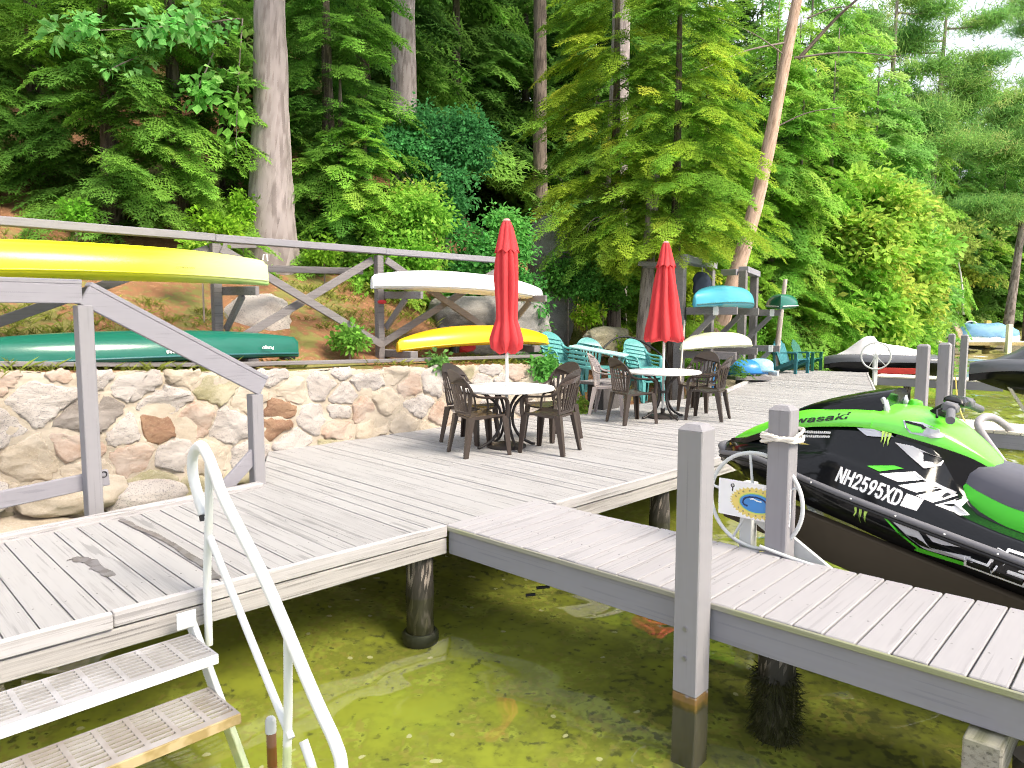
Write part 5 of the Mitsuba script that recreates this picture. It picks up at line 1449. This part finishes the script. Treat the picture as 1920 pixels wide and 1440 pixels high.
def broadleaf(label, px, Y, blobs, tone, tone2=None, n=240, size=1.0, far=False, bark='bark_grey', group=None, trunk=.06, name='broadleaf_tree', category='tree', base=None, th=None, protos=None, mat='leaf', flatten=1.0):
    """blobs: (dx, dy, z above the ground, rx, ry, rz) lobes of the crown"""
    x = (px - 960) / 1362 * Y; zb = gz(x, Y) if base is None else base
    k = thing(name, label, category, group)
    top = max(b[2] for b in blobs) if th is None else th
    trunk_part(k, [(x, Y, zb - .3), (x + .05, Y, zb + top * .5), (x, Y, zb + top)], trunk, trunk * .3, bark, int(px) % 13, sides=12)
    P, U_ = [], []
    vol = np.array([b[3] * b[4] * b[5] for b in blobs]) ** .67; vol /= vol.sum()
    for b, w in zip(blobs, vol):
        m = int(n * w); nc = max(m // 13, 3); d = vr.normal(0, 1, (nc, 3)); d /= np.linalg.norm(d, axis=1, keepdims=True)
        rad = vr.uniform(.25, 1.0, nc) ** .5 * (.62 + .75 * meshkit.fbm(d * 2.6 + b[0] * 3, 3, 3))
        c = np.array([x + b[0], Y + b[1], zb + b[2]])
        own = vr.integers(0, nc, m); cl = d * rad[:, None] * np.array(b[3:6])
        P.append(c + cl[own] + vr.normal(0, 1, (m, 3)) * np.array([.13, .13, .07]) * size); U_.append(d[own] * np.array([.5, .5, .4]) + [0, 0, .9])
        if trunk > .03 and b is not blobs[0] or len(blobs) == 1:
            trunk_part(k, [(x, Y, zb + top * .3), tuple((c + np.array([x, Y, zb + top * .4])) / 2), tuple(c)], trunk * .45, .012, bark, 3, 0, 8, 'limb')
    P, U_ = np.vstack(P), np.vstack(U_)
    m = thin(P); P, U_ = P[m], U_[m]
    ax_ = vr.normal(0, 1, P.shape); ax_[:, 2] *= .35 * flatten
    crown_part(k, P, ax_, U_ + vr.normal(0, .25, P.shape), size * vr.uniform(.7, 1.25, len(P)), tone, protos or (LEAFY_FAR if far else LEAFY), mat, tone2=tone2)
    return k



def big_trunk(label, px0, Y, px1, top_z, r0, r1, bark, base=None, extra=None, mid=None, flare=.5):
    x0 = (px0 - 960) / 1362 * Y; zb = gz(x0, Y) if base is None else base
    k = thing('pine_tree', label, 'tree')
    x1 = (px1 - 960) / 1362 * Y
    P = [(x0, Y, zb - .5), ((x0 * .6 + x1 * .4) if mid is None else (mid - 960) / 1362 * Y, Y, zb + (top_z - zb) * .45), (x1, Y, top_z)]
    trunk_part(k, P, r0, r1, bark, int(px0) % 11, flare, 30)
    return k, np.array([x0, Y, zb]), np.array([x1, Y, top_z])

def high_crown(k, c, H, Rr, n, tone, size=2.2, name='crown'):
    """foliage far above the frame that shades the slope"""
    d = vr.normal(0, 1, (n, 3)); d /= np.linalg.norm(d, axis=1, keepdims=True)
    P = c + d * vr.uniform(.3, 1, (n, 1)) ** .5 * np.array([Rr, Rr, H])
    ax_ = P - c; ax_[:, 2] *= .2
    crown_part(k, P, ax_ + 1e-3, np.tile([0, 0, 1.], (n, 1)) + vr.normal(0, .2, (n, 3)), size * vr.uniform(.8, 1.3, n), tone, SPRAY_FAR, 'needle', name=name)

# big pine trunks
k, b, t = big_trunk('big grey pine trunk rising behind the boat rack at the left', 515, 11.8, 531, 8.6, .285, .19, 'bark_pine', flare=.75)
high_crown(k, t + [0, 0, 2.2], 2.0, 3.4, 45, DARK)
k, b, t = big_trunk('second grey pine trunk partly hidden by saplings, right of the biggest trunk', 762, 15.5, 766, 9.5, .27, .22, 'bark_pine')
high_crown(k, t + [0, 0, 2.0], 2.0, 3.6, 45, DARK)
k, b, t = big_trunk('slim dark reddish trunk in the shade at the centre of the slope', 1012, 20, 1010, 11.5, .20, .16, 'bark_dark', flare=.2)
high_crown(k, t + [0, 0, 2.2], 2.2, 4.0, 45, DARK)
k, b, t = big_trunk('pine trunk showing only at the top edge of the picture, between yellow green boughs', 1148, 19.5, 1160, 12.5, .27, .21, 'bark_pine')
high_crown(k, t + [0, 0, 3.0], 1.6, 3.6, 45, DARK)
k, b, t = big_trunk('orange brown leaning trunk behind the far rack', 1312, 19.2, 1474, 10.2, .225, .125, 'bark_red', mid=1408, flare=.15)
lx = lambda px, Y: (px - 960) / 1362 * Y
for i, (a, bb, r0) in enumerate((((1478, 130), (1625, -10), .055), ((1470, 128), (1660, 126), .03), ((1462, 100), (1300, 150), .03), ((1490, 60), (1590, 40), .025), ((1440, 250), (1560, 215), .02), ((1462, 130), (1330, 60), .02))):
    def lp(px, py, Y): return np.array([lx(px, Y), Y, 2.02 + Y * ((720 - py) / 1362 - .0932)])
    A, Bq = lp(*a, 19.2), lp(*bb, 18.6)
    mid_ = (A + Bq) / 2 + [0, 0, .12]
    part(k, 'limb', tube(smooth_path([A, mid_, Bq], 6), np.linspace(r0, r0 * .35, 13), 8), 'bark_dark' if i == 0 else 'bark_grey', True)
k, b, t = big_trunk('grey trunk rising left of the far red umbrella', 1197, 14.2, 1220, 4.7, .135, .11, 'bark_grey', mid=1210)
part(k, 'board', beam((2.40, 14.0, 3.02), (3.05, 13.9, 2.99), .06, .09), 'rack_wood')
big_trunk('thin bare trunk beside the blue teal adirondack chair', 1452, 19.5, 1468, 3.0, .075, .055, 'bark_pale', flare=.1)

# bare dead branches in the dark gap at the centre
db = thing('dead_branches', 'tangle of bare dead twigs in the dark gap under the yellow green boughs', 'branch')
dr_ = np.random.default_rng(12)
for i in range(16):
    A = np.array([lx(dr_.uniform(1020, 1230), 15.4), 15.4 + dr_.uniform(-.4, .8), dr_.uniform(3.6, 6.6)])
    d = np.array([dr_.uniform(-1, 1), dr_.uniform(-.8, .2), dr_.uniform(-.5, .1)]); L_ = dr_.uniform(.7, 1.7)
    Q = smooth_path([A, A + d * L_ * .5 + [0, 0, .12], A + d * L_ + [0, 0, -.12]], 5)
    part(db, 'twig', tube(Q, np.linspace(.016, .004, len(Q)), 5), 'bark_grey', True)
    for t in (4, 7):
        e = Q[t] + np.array([dr_.uniform(-.5, .5), dr_.uniform(-.3, .3), dr_.uniform(-.4, .2)])
        part(db, 'twig', tube([Q[t], (Q[t] + e) / 2 + [0, 0, .05], e], [.009, .007, .003], 5), 'bark_grey', True)

# hemlocks of the slope: front row at the left
HG = None
for i, (px, Y, H, Rr, z0, lab) in enumerate([(-60, 11.2, 6.5, 1.9, .5, 'dark hemlock at the left edge of the slope'),
        (95, 12.0, 6.8, 1.7, .15, 'dark hemlock above the lime yellow kayak, second from the left'),
        (225, 11.3, 6.2, 1.5, .1, 'dark hemlock above the lime yellow kayak, third from the left'),
        (345, 11.8, 6.5, 1.5, .1, 'dark hemlock just left of the biggest pine trunk'),
        (440, 13.3, 7.0, 1.35, .1, 'hemlock behind the biggest pine trunk')]):
    hemlock(lab, px, Y, H, Rr, (.088, .195, .034), (.175, .33, .048), z0=z0, dens=1.25)
hemlock('dark hemlock between the two grey pine trunks', 625, 13.6, 7.5, 1.6, (.062, .16, .028), (.13, .27, .042), dens=1.3)
hemlock('dark hemlock right of the biggest pine trunk, low boughs over the slope', 648, 13.1, 3.2, 1.15, (.085, .2, .03), (.17, .32, .045), dens=1.3)
for px, Y, H, Rr, lab in ((10, 16, 9, 2.4, 'tall dark hemlock in the second row at far left'), (190, 17, 9.5, 2.6, 'tall dark hemlock in the second row, upper left'), (400, 17.5, 9.5, 2.4, 'tall dark hemlock in the second row left of the biggest trunk'),
                          (690, 18, 10, 2.6, 'tall dark hemlock in the second row behind the second pine trunk')):
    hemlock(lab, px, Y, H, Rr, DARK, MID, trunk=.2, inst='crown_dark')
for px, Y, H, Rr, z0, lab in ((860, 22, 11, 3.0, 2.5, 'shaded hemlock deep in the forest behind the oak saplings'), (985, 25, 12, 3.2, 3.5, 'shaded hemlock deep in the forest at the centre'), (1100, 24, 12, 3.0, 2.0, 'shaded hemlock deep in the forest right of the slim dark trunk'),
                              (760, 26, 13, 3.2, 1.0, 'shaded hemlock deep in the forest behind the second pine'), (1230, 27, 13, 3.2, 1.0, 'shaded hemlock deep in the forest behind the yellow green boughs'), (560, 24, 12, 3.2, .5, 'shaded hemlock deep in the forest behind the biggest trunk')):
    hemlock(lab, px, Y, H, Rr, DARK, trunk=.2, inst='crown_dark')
# yellow green hemlocks right of the centre
hemlock('yellow green hemlock with drooping boughs right of the slim dark trunk', 1150, 15.6, 10.5, 2.0, (.11, .22, .032), YEL, dens=1.15, z0=1.9, droop=.35, hmin=3.1)
hemlock('yellow green hemlock with long pale boughs above the far umbrella', 1262, 14.6, 10.0, 1.7, (.13, .26, .035), YEL, dens=1.3, z0=2.6, droop=.28, hmin=3.35)
hemlock('tall yellow green hemlock left of the orange trunk', 1315, 21.9, 10.5, 2.5, (.13, .27, .035), (.25, .40, .045), dens=1.25, size=1.25, z0=1.0, hmin=2.8, droop=.3)
hemlock('green hemlock behind the far rack, under the orange trunk', 1420, 24.2, 7.5, 2.1, (.11, .26, .04), (.2, .36, .045), dens=1.0, size=1.3, z0=.3)
hemlock('dense bright green hemlock right of the orange trunk', 1490, 25.5, 9.0, 2.6, (.13, .29, .04), LIME, dens=1.0, size=1.35, z0=.3, droop=.3)
hemlock('low green hemlock bush behind the far rack and the grey trunk', 1165, 17.6, 2.4, 1.1, (.09, .20, .03), (.18, .30, .035), dens=1.2, z0=.05)
hemlock('low green hemlock bush under the grey trunk', 1255, 17.2, 3.4, 1.5, (.09, .20, .03), (.18, .30, .035), dens=1.2, z0=.05)
# saplings in the middle of the slope
broadleaf('light green sapling left of the bluish oak saplings, above the white kayak', 740, 12.6, [(0, 0, .9, .62, .6, .8), (-.35, -.1, .5, .55, .5, .5), (.28, .1, 1.5, .5, .5, .7), (.1, -.3, .45, .6, .4, .42)], (.17, .37, .05), (.27, .48, .065), n=800)
hemlock('feathery light green young hemlock above the white kayak', 690, 12.9, 2.9, 1.05, (.15, .34, .045), (.24, .44, .06), dens=1.4, z0=.1)
broadleaf('bluish green oak sapling with dense leaves left of the near red umbrella', 905, 13.4, [(0, 0, 1.0, .8, .6, .9), (.3, 0, 2.1, .5, .5, .7), (-.3, 0, 1.7, .5, .5, .8), (.45, -.2, .9, .55, .5, .7)], (.07, .24, .06), (.15, .39, .085), n=900, th=2.4)
broadleaf('tall bluish green oak sapling behind the second pine trunk', 835, 14.2, [(0, 0, 2.4, .6, .6, .9), (-.4, 0, 3.2, .5, .5, .6), (.3, 0, 3.1, .45, .5, .7), (-.9, -.5, 2.8, .55, .4, .5)], (.05, .175, .06), (.075, .25, .08), n=700, th=3.6)
broadleaf('low leafy bush at the foot of the grey rock slab', 985, 13.0, [(0, 0, .4, .6, .5, .5), (-.5, 0, .3, .5, .4, .4)], OAK, (.11, .29, .06), n=320, trunk=.02, name='shrub', category='shrub')
# maple boughs hanging in front of the left hemlocks
def bough(label, pts, tone, n, spread=.16):
    k = thing('maple_bough', label, 'branch')
    P = smooth_path(pts, 8)
    part(k, 'stem', tube(P, np.linspace(.014, .004, len(P)), 6), 'bark_grey', True)
    idx = vr.integers(2, len(P), n); q = P[idx] + vr.normal(0, spread, (n, 3)) * [1, .7, .45]
    ax_ = vr.normal(0, 1, (n, 3)); ax_[:, 2] = -.3
    crown_part(k, q, ax_, vr.normal(0, .3, (n, 3)) + [0, -.4, .8], vr.uniform(.8, 1.3, n), tone, BIGLEAF, 'leaf', name='leafage')
BIGLEAF = [make_leafage(60 + i, 9, .13, (.13, .115), .6) for i in range(3)]
def at(px, py, Y): return (lx(px, Y), Y, 2.02 + Y * ((720 - py) / 1362 - .0932))
bough('long pale green maple bough hanging in front of the dark hemlocks at upper left', [at(470, 60, 12.0), at(380, 70, 10.6), at(270, 78, 10.2), at(165, 82, 10.1)], (.17, .44, .12), 40)
bough('short maple bough below the long one at upper left', [at(300, 120, 10.8), at(250, 140, 10.3), at(232, 150, 10.2)], (.17, .42, .11), 10, .1)
bough('maple sprig hanging beside the biggest pine trunk', [at(475, 60, 11.6), at(462, 190, 11.3), at(455, 300, 11.2)], (.18, .40, .07), 13, .1)
bough('maple sprig in front of the hemlock just left of the biggest trunk', [at(420, 120, 11.4), at(390, 180, 11.0), at(370, 195, 10.9)], (.15, .37, .08), 14, .12)

# bright trees along the far right bank
RG = [(1560, 26, [(0, 0, 3.0, 1.9, 1.6, 2.2), (.8, 0, 4.6, 1.3, 1.3, 1.5), (-.9, -.4, 2.0, 1.4, 1.2, 1.5), (.6, -.6, 1.2, 1.5, 1.2, 1.1)], (.21, .42, .06), (.31, .49, .07), 1300, 'bright green leafy tree right of the orange trunk'),
      (1640, 29, [(0, 0, 2.2, 1.9, 1.6, 1.9), (.6, 0, 4.3, 1.5, 1.4, 1.6), (-.4, 0, 5.8, 1.2, 1.2, 1.2)], (.20, .40, .07), (.31, .48, .07), 1200, 'bright yellow green leafy tree in the middle of the far right bank'),
      (1668, 33, [(0, 0, 1.8, 2.0, 1.6, 1.6), (-1.2, 0, 3.0, 1.5, 1.4, 1.3), (.6, 0, 3.6, 1.3, 1.2, 1.2)], (.17, .40, .09), (.27, .47, .09), 900, 'bright green leafy tree above the pale far boulder'),
      (1790, 53, [(0, 0, 3.6, 2.0, 1.6, 1.6), (-1.0, 0, 5.6, 1.2, 1.2, 1.2)], (.24, .36, .06), (.34, .40, .07), 260, 'thin yellowish birch like tree on the far bank')]
for px, Y, bl, t1, t2, n, lab in RG: broadleaf(lab, px, Y, bl, t1, t2, n=n, size=2.1, far=True, trunk=.12, bark='bark_pale')
hemlock('low spreading bright green pine bush at the water edge by the far boulder', 1672, 30, 2.7, 1.7, (.17, .38, .045), (.27, .47, .06), dens=1.0, size=1.8, far=True, z0=.1)
hemlock('rounded green bush at the water edge behind the white covered watercraft', 1605, 26.5, 2.0, 1.9, (.17, .36, .045), (.28, .46, .06), dens=1.0, size=1.4, far=True, z0=.1)
for px, Y, H, Rr, z0, t1, t2, lab in [(1480, 30, 12, 2.6, 3, (.15, .29, .05), (.22, .37, .06), 'tall hemlock behind the orange trunk'), (1560, 36, 15.5, 3.0, 6, (.14, .27, .055), (.2, .34, .06), 'tall thin conifer whose top shows at the upper edge, right of the orange trunk'),
        (1830, 56, 10.5, 3.0, .5, (.13, .28, .055), (.2, .36, .06), 'green hemlock above the far blue covered boat'), (1900, 57, 10.5, 3.0, .5, (.13, .27, .05), (.21, .35, .055), 'green hemlock at the right edge above the far dock'),
        (1960, 57, 11.5, 3.4, .5, (.11, .25, .05), (.18, .33, .055), 'green hemlock partly outside the right edge'), (1745, 56, 12, 3.0, 1.0, (.14, .30, .065), (.2, .38, .065), 'green conifer behind the bright leafy trees of the far bank')]:
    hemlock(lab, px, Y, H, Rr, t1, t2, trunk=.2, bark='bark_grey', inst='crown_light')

for px, Y, H, Rr, z0, t1, t2, lab in [(1440, 25, 11.5, 2.6, 2.0, (.14, .30, .05), (.24, .42, .06), 'tall light green hemlock rising behind the orange trunk'),
        (1545, 28, 10.5, 2.8, 2.0, (.15, .33, .06), (.25, .44, .07), 'tall light green hemlock right of the forked dark limb'), (1625, 33, 12.0, 3.0, 2.0, (.14, .32, .07), (.23, .42, .08), 'tall light green conifer above the bright leafy trees'),
        (1640, 40, 12.0, 3.0, 2.0, (.14, .31, .08), (.22, .40, .09), 'pale green conifer left of the open white pine'), (1780, 56, 12.5, 3.0, 1.5, (.13, .29, .07), (.21, .38, .08), 'pale green conifer right of the open white pine trunk'),
        (1865, 57, 13.5, 3.0, 1.5, (.12, .28, .06), (.2, .36, .07), 'green conifer behind the grey pine trunk at the right edge')]:
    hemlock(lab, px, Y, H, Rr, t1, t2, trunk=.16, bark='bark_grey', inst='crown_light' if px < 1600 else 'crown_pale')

for px, Y, H, Rr, lab in [(1500, 35, 16.5, 3.0, 'tall pale hemlock whose top reaches the upper edge right of the orange trunk'), (1590, 39, 16.0, 3.4, 'tall pale hemlock in the third row of the far right bank'), (1662, 44, 16.5, 2.8, 'tall pale hemlock left of the open white pine'),
        (1760, 58, 18.5, 3.4, 'tall pale hemlock right of the open white pine'), (1832, 60, 17, 3.4, 'pale hemlock below the white patch of sky'), (1905, 60, 17.5, 3.6, 'pale hemlock at the right edge below the white patch of sky'), (1722, 47, 15.5, 2.5, 'pale hemlock around the foot of the open white pine trunk'), (1798, 60, 19.5, 3.2, 'tall pale hemlock just below the white patch of sky'), (1875, 62, 19.0, 3.4, 'tall pale hemlock between the two pines at the right edge'), (1550, 33, 13.0, 2.6, 'bright hemlock in the second row above the white covered watercraft'), (1410, 31, 13.5, 2.8, 'tall hemlock left of the orange trunk in the third row')]:
    hemlock(lab, px, Y, H, Rr, LIME, trunk=.2, bark='bark_grey', inst='crown_light' if px in (1550, 1722) else 'crown_pale')

# open pines against the sky at the upper right
def open_pine(label, px, Y, H, platforms, px_top=None, trunk=.3, bark='bark_grey', base=None):
    x = (px - 960) / 1362 * Y; x1 = ((px_top or px) - 960) / 1362 * Y; zb = gz(x, Y) if base is None else base
    k = thing('white_pine', label, 'tree')
    trunk_part(k, [(x, Y, zb - .5), ((x + x1) / 2, Y, zb + H * .5), (x1, Y, zb + H)], trunk, .07, bark, 5, .2, 14)
    P = []
    for z, a0, L_, n in platforms:
        d = np.array([math.cos(a0), math.sin(a0) * .6, .10]); o = np.array([x + (x1 - x) * z / H, Y, zb + z])
        e = o + d * L_
        part(k, 'limb', tube(smooth_path([o, (o + e) / 2 + [0, 0, -.15], e + [0, 0, .12]], 5), np.linspace(.075, .018, 11), 7), bark, True)
        t = vr.uniform(.25, 1.05, n) ** .7
        P.append(o + d * L_ * t[:, None] + vr.normal(0, 1, (n, 3)) * np.array([.42, .42, .13]) * (L_ / 3) ** .5)
    P = np.vstack(P); m = thin(P); P = P[m]
    crown_part(k, P, vr.normal(0, 1, P.shape) * [1, 1, .2], np.tile([0, 0, 1.], (len(P), 1)) + vr.normal(0, .2, P.shape), 2.3 * vr.uniform(.8, 1.4, len(P)), (.14, .29, .08), TUFT, 'needle', tone2=(.27, .43, .11))
PL = lambda zs, lr, n: [(z, vr.uniform(-.5, .5) + (math.pi if vr.random() < .5 else 0), vr.uniform(*lr), n) for z in zs]
open_pine('open white pine with grey trunk and sparse flat boughs against the sky', 1722, 46, 20.5, PL(np.linspace(9.0, 18.8, 15), (2.2, 4.2), 42), 1742)
open_pine('open white pine with flat boughs behind the bright leafy trees', 1640, 44, 20, PL(np.linspace(10, 19.5, 12), (2.0, 3.8), 36), 1652)
open_pine('grey trunked pine at the right edge over the far dock', 1884, 50, 18, PL(np.linspace(8, 17.5, 12), (2.2, 4.0), 44), 1925)
open_pine('pine at the upper right corner of the picture', 1985, 54, 24, PL(np.linspace(12, 23.5, 12), (2.8, 5.0), 50), 1980)
open_pine('dark trunk pine at the extreme right edge', 1926, 50, 17, PL(np.linspace(8, 16, 10), (2, 3.4), 50), 1914, bark='bark_dark')
kb = thing('birch_tree', 'slim white birch trunk leaning on the far bank', 'tree')
trunk_part(kb, [at(1802, 590, 45), at(1796, 530, 45), at(1782, 470, 45)], .07, .04, 'birch_bark', 2, 0, 8)
rgb('birch_bark', (.66, .62, .60), .8)
P = np.array(at(1780, 450, 45)) + vr.normal(0, 1, (60, 3)) * [.8, .6, .7]
crown_part(kb, P, vr.normal(0, 1, P.shape), np.tile([0, 0, 1.], (60, 1)), vr.uniform(1.4, 2.2, 60), (.20, .26, .06), LEAFY_FAR, 'leaf')
# far forest wall behind everything on the right, one mass
n = 4400
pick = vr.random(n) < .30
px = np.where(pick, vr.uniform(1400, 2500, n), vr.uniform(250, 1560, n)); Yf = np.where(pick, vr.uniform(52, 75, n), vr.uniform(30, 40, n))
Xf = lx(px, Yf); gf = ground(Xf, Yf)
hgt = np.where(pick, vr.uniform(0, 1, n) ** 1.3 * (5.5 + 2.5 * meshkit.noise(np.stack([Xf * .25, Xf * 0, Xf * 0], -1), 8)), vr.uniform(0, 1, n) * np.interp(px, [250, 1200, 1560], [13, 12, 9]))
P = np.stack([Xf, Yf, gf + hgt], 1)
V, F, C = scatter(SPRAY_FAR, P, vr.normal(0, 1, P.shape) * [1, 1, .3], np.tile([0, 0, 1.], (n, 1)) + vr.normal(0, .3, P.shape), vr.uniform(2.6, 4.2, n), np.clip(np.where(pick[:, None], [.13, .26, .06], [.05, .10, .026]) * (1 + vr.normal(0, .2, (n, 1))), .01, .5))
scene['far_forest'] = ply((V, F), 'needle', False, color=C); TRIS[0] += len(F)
labels['far_forest'] = {'label': 'far off shaded forest closing the view behind the nearer trees', 'category': 'forest', 'kind': 'stuff'}

# rocks on the slope and along the bank
for c, s, sd, rz, mt, lab in [((-.45, 13.0, 1.72), (2.3, 1.4, 1.35), 3, .55, 'stone_boulder', 'broad grey boulder on the slope behind the near red umbrella'),
        ((.82, 15.4, 2.6), (1.0, .9, 3.0), 4, .4, 'stone_boulder', 'tall grey rock slab rising from the bushes right of the near red umbrella'),
        ((-3.5, 10.1, 1.95), (.9, .7, .75), 5, .2, 'stone_granite', 'pale grey boulder at the foot of the biggest pine trunk'),
        ((-6.7, 10.6, 3.15), (.5, .4, .3), 6, 0, 'stone_grey', 'small grey stone in the pine needles at the far left'),
        ((11.2, 27.0, .5), (2.2, 1.4, 1.5), 7, .3, 'stone_cream', 'tan rock on the bank behind the white covered watercraft'),
        ((9.6, 24.5, .45), (1.8, 1.2, .9), 8, .1, 'stone_moss', 'low mossy rock on the bank behind the adirondack chairs'),
        ((1.9, 14.6, 1.5), (1.5, .5, .6), 12, .9, 'stone_moss', 'mossy rock ledge on the bank left of the grey trunk')]:
    single('boulder', lab, 'boulder', rock(c, s, sd, rz, 4 if s[0] > 1 else 3), mt, 50)

# small plants and grass on the slope
def tuft_mesh(n, seed, h, w, spread, lean=.5):
    r = np.random.default_rng(seed); V, F, C = [], [], []
    for i in range(n):
        p = r.normal(0, spread, 3); p[2] = 0; d = np.array([*r.normal(0, lean, 2), 1.]); hh = h * r.uniform(.5, 1.2)
        q = np.array([*r.normal(0, 1, 2), 0]); q = q / np.linalg.norm(q) * w; k = len(V); sh = r.uniform(.7, 1.3)
        V += [p - q, p + q, p + d * hh * .6 + q * .5, p + d * hh + np.array([d[0], d[1], -.3]) * hh * .3]; F += [[k, k + 1, k + 2], [k, k + 2, k + 3]]; C += [sh * .7, sh * .7, sh, sh * 1.1]
    return np.array(V), np.array(F), np.array(C)
GR = [tuft_mesh(16, 80 + i, .075, .0035, .05) for i in range(3)]
X = vr.uniform(-9, 4, 9000); Y = vr.uniform(5, 17, 9000); s_, b_, _ = shore(X, Y)
dn = meshkit.fbm(np.stack([X * .9, Y * .9, X * 0], -1), 3, 6)
m = (s_ > .05) & (s_ < 4.0) & (dn > .50 - .12 * (s_ < .6)) & seen(np.stack([X, Y, ground(X, Y)], 1))
P = np.stack([X, Y, ground(X, Y)], 1)[m][:3200]; n = len(P)
V, F, C = scatter(GR, P, np.tile([1., 0, 0], (n, 1)), np.tile([0, 0, 1.], (n, 1)) + vr.normal(0, .15, (n, 3)), vr.uniform(.6, 1.5, n), np.clip(np.array([.24, .30, .06]) * (1 + vr.normal(0, .25, (n, 1))) + vr.uniform(0, .06, (n, 1)) * [1, .6, .1], .01, .5))
scene['slope_grass'] = ply((V, F), 'leaf', False, color=C); TRIS[0] += len(F)
labels['slope_grass'] = {'label': 'thin patchy grass growing on the needle covered slope', 'category': 'grass', 'kind': 'stuff'}
SMALL = [make_leafage(90 + i, 26, .15, (.07, .05), .6) for i in range(3)]
def bush(label, px, py, Y, r, tone, n, name='shrub', proto=None):
    c = np.array(at(px, py, Y)); k = thing(name, label, 'shrub')
    d = vr.normal(0, 1, (n, 3)); d /= np.linalg.norm(d, axis=1, keepdims=True); P = c + d * vr.uniform(.2, 1, (n, 1)) * np.array(r)
    part(k, 'stem', tube([(c[0], c[1], gz(c[0], c[1]) - .1), tuple(c)], .012, 6), 'bark_grey')
    crown_part(k, P, vr.normal(0, 1, (n, 3)), np.tile([0, 0, 1.], (n, 1)) + vr.normal(0, .3, (n, 3)), vr.uniform(.7, 1.3, n), tone, proto or SMALL, 'leaf', name='leafage')
for lab, px, py, Y, r, tone, n in [('bright green leafy seedling on the slope at the left above the rail', 155, 402, 9.6, (.20, .2, .14), (.12, .30, .03), 14),
        ('yellow green leaves at the foot of the biggest pine trunk, above the rail', 415, 428, 10.6, (.38, .3, .17), (.19, .36, .03), 40), ('yellow green shrub left of the biggest pine trunk', 462, 395, 11.2, (.14, .2, .3), (.17, .34, .03), 22),
        ('yellow green leaves under the rail above the end of the lime yellow kayak', 385, 468, 9.4, (.30, .2, .13), (.20, .36, .04), 20), ('green shrub right of the biggest pine trunk behind the rail', 612, 476, 11.6, (.32, .3, .22), (.16, .30, .03), 30),
        ('low green plants between the crossed braces of the rack', 655, 640, 9.7, (.22, .2, .13), (.14, .30, .05), 26), ('leafy green shrub behind the rail right of the rack post', 760, 492, 12.0, (.6, .3, .2), (.12, .28, .03), 46),
        ('green weeds on top of the wall beside the near umbrella pole', 1022, 690, 10.9, (.15, .15, .16), (.10, .28, .06), 24), ('small green weeds on top of the wall by the rack foot block', 820, 682, 9.9, (.14, .1, .13), (.14, .28, .08), 14),
        ('bright yellow green seedling on the bank above the teal chairs', 1100, 590, 14.6, (.28, .3, .32), (.24, .42, .03), 34), ('yellow green shrub behind the far rack posts', 1300, 545, 16.4, (.45, .4, .55), (.28, .38, .03), 60),
        ('green shrub on the bank below the yellow green hemlock', 1065, 525, 14.7, (.62, .4, .38), (.08, .22, .04), 70), ('green shrub on the bank beside the grey trunk', 1130, 545, 15.4, (.6, .5, .45), (.10, .24, .035), 60),
        ('yellow green shrub behind the second teal chair stack', 1160, 650, 14.6, (.28, .3, .14), (.22, .36, .03), 18), ('low weeds at the end of the stone wall by the bench', 1085, 762, 11.25, (.14, .12, .07), (.20, .30, .05), 16),
        ('grassy shrub on the bank behind the adirondack chairs', 1500, 625, 24, (1.3, .8, .5), (.24, .30, .06), 80), ('green shrub between the far rack and the adirondack chairs', 1405, 640, 22, (.5, .4, .45), (.13, .30, .04), 40)]:
    bush(lab, px, py, Y, r, tone, n, proto=LEAFY if max(r) > .4 else None)
# floating bits on the water
lf_ = vr.normal
for lab, px, py, s_ in (('dark twig floating near the narrow dock', 1020, 1117, .05), ('second dark twig floating near the narrow dock', 996, 1132, .035)):
    d = np.array([(px - 960) / 1362, 1, -.0932 - (py - 720) / 1362]); t_ = -2.02 / d[2]
    single('floating_twig', lab, 'twig', tube([np.array([0, 0, 2.02]) + d * t_ + [s_, .01, .008], np.array([0, 0, 2.02]) + d * t_ + [-s_, 0, .004]], .012, 6), 'black_rubber', True)
print('foliage triangles', TRIS[0], 'entries', len(scene))
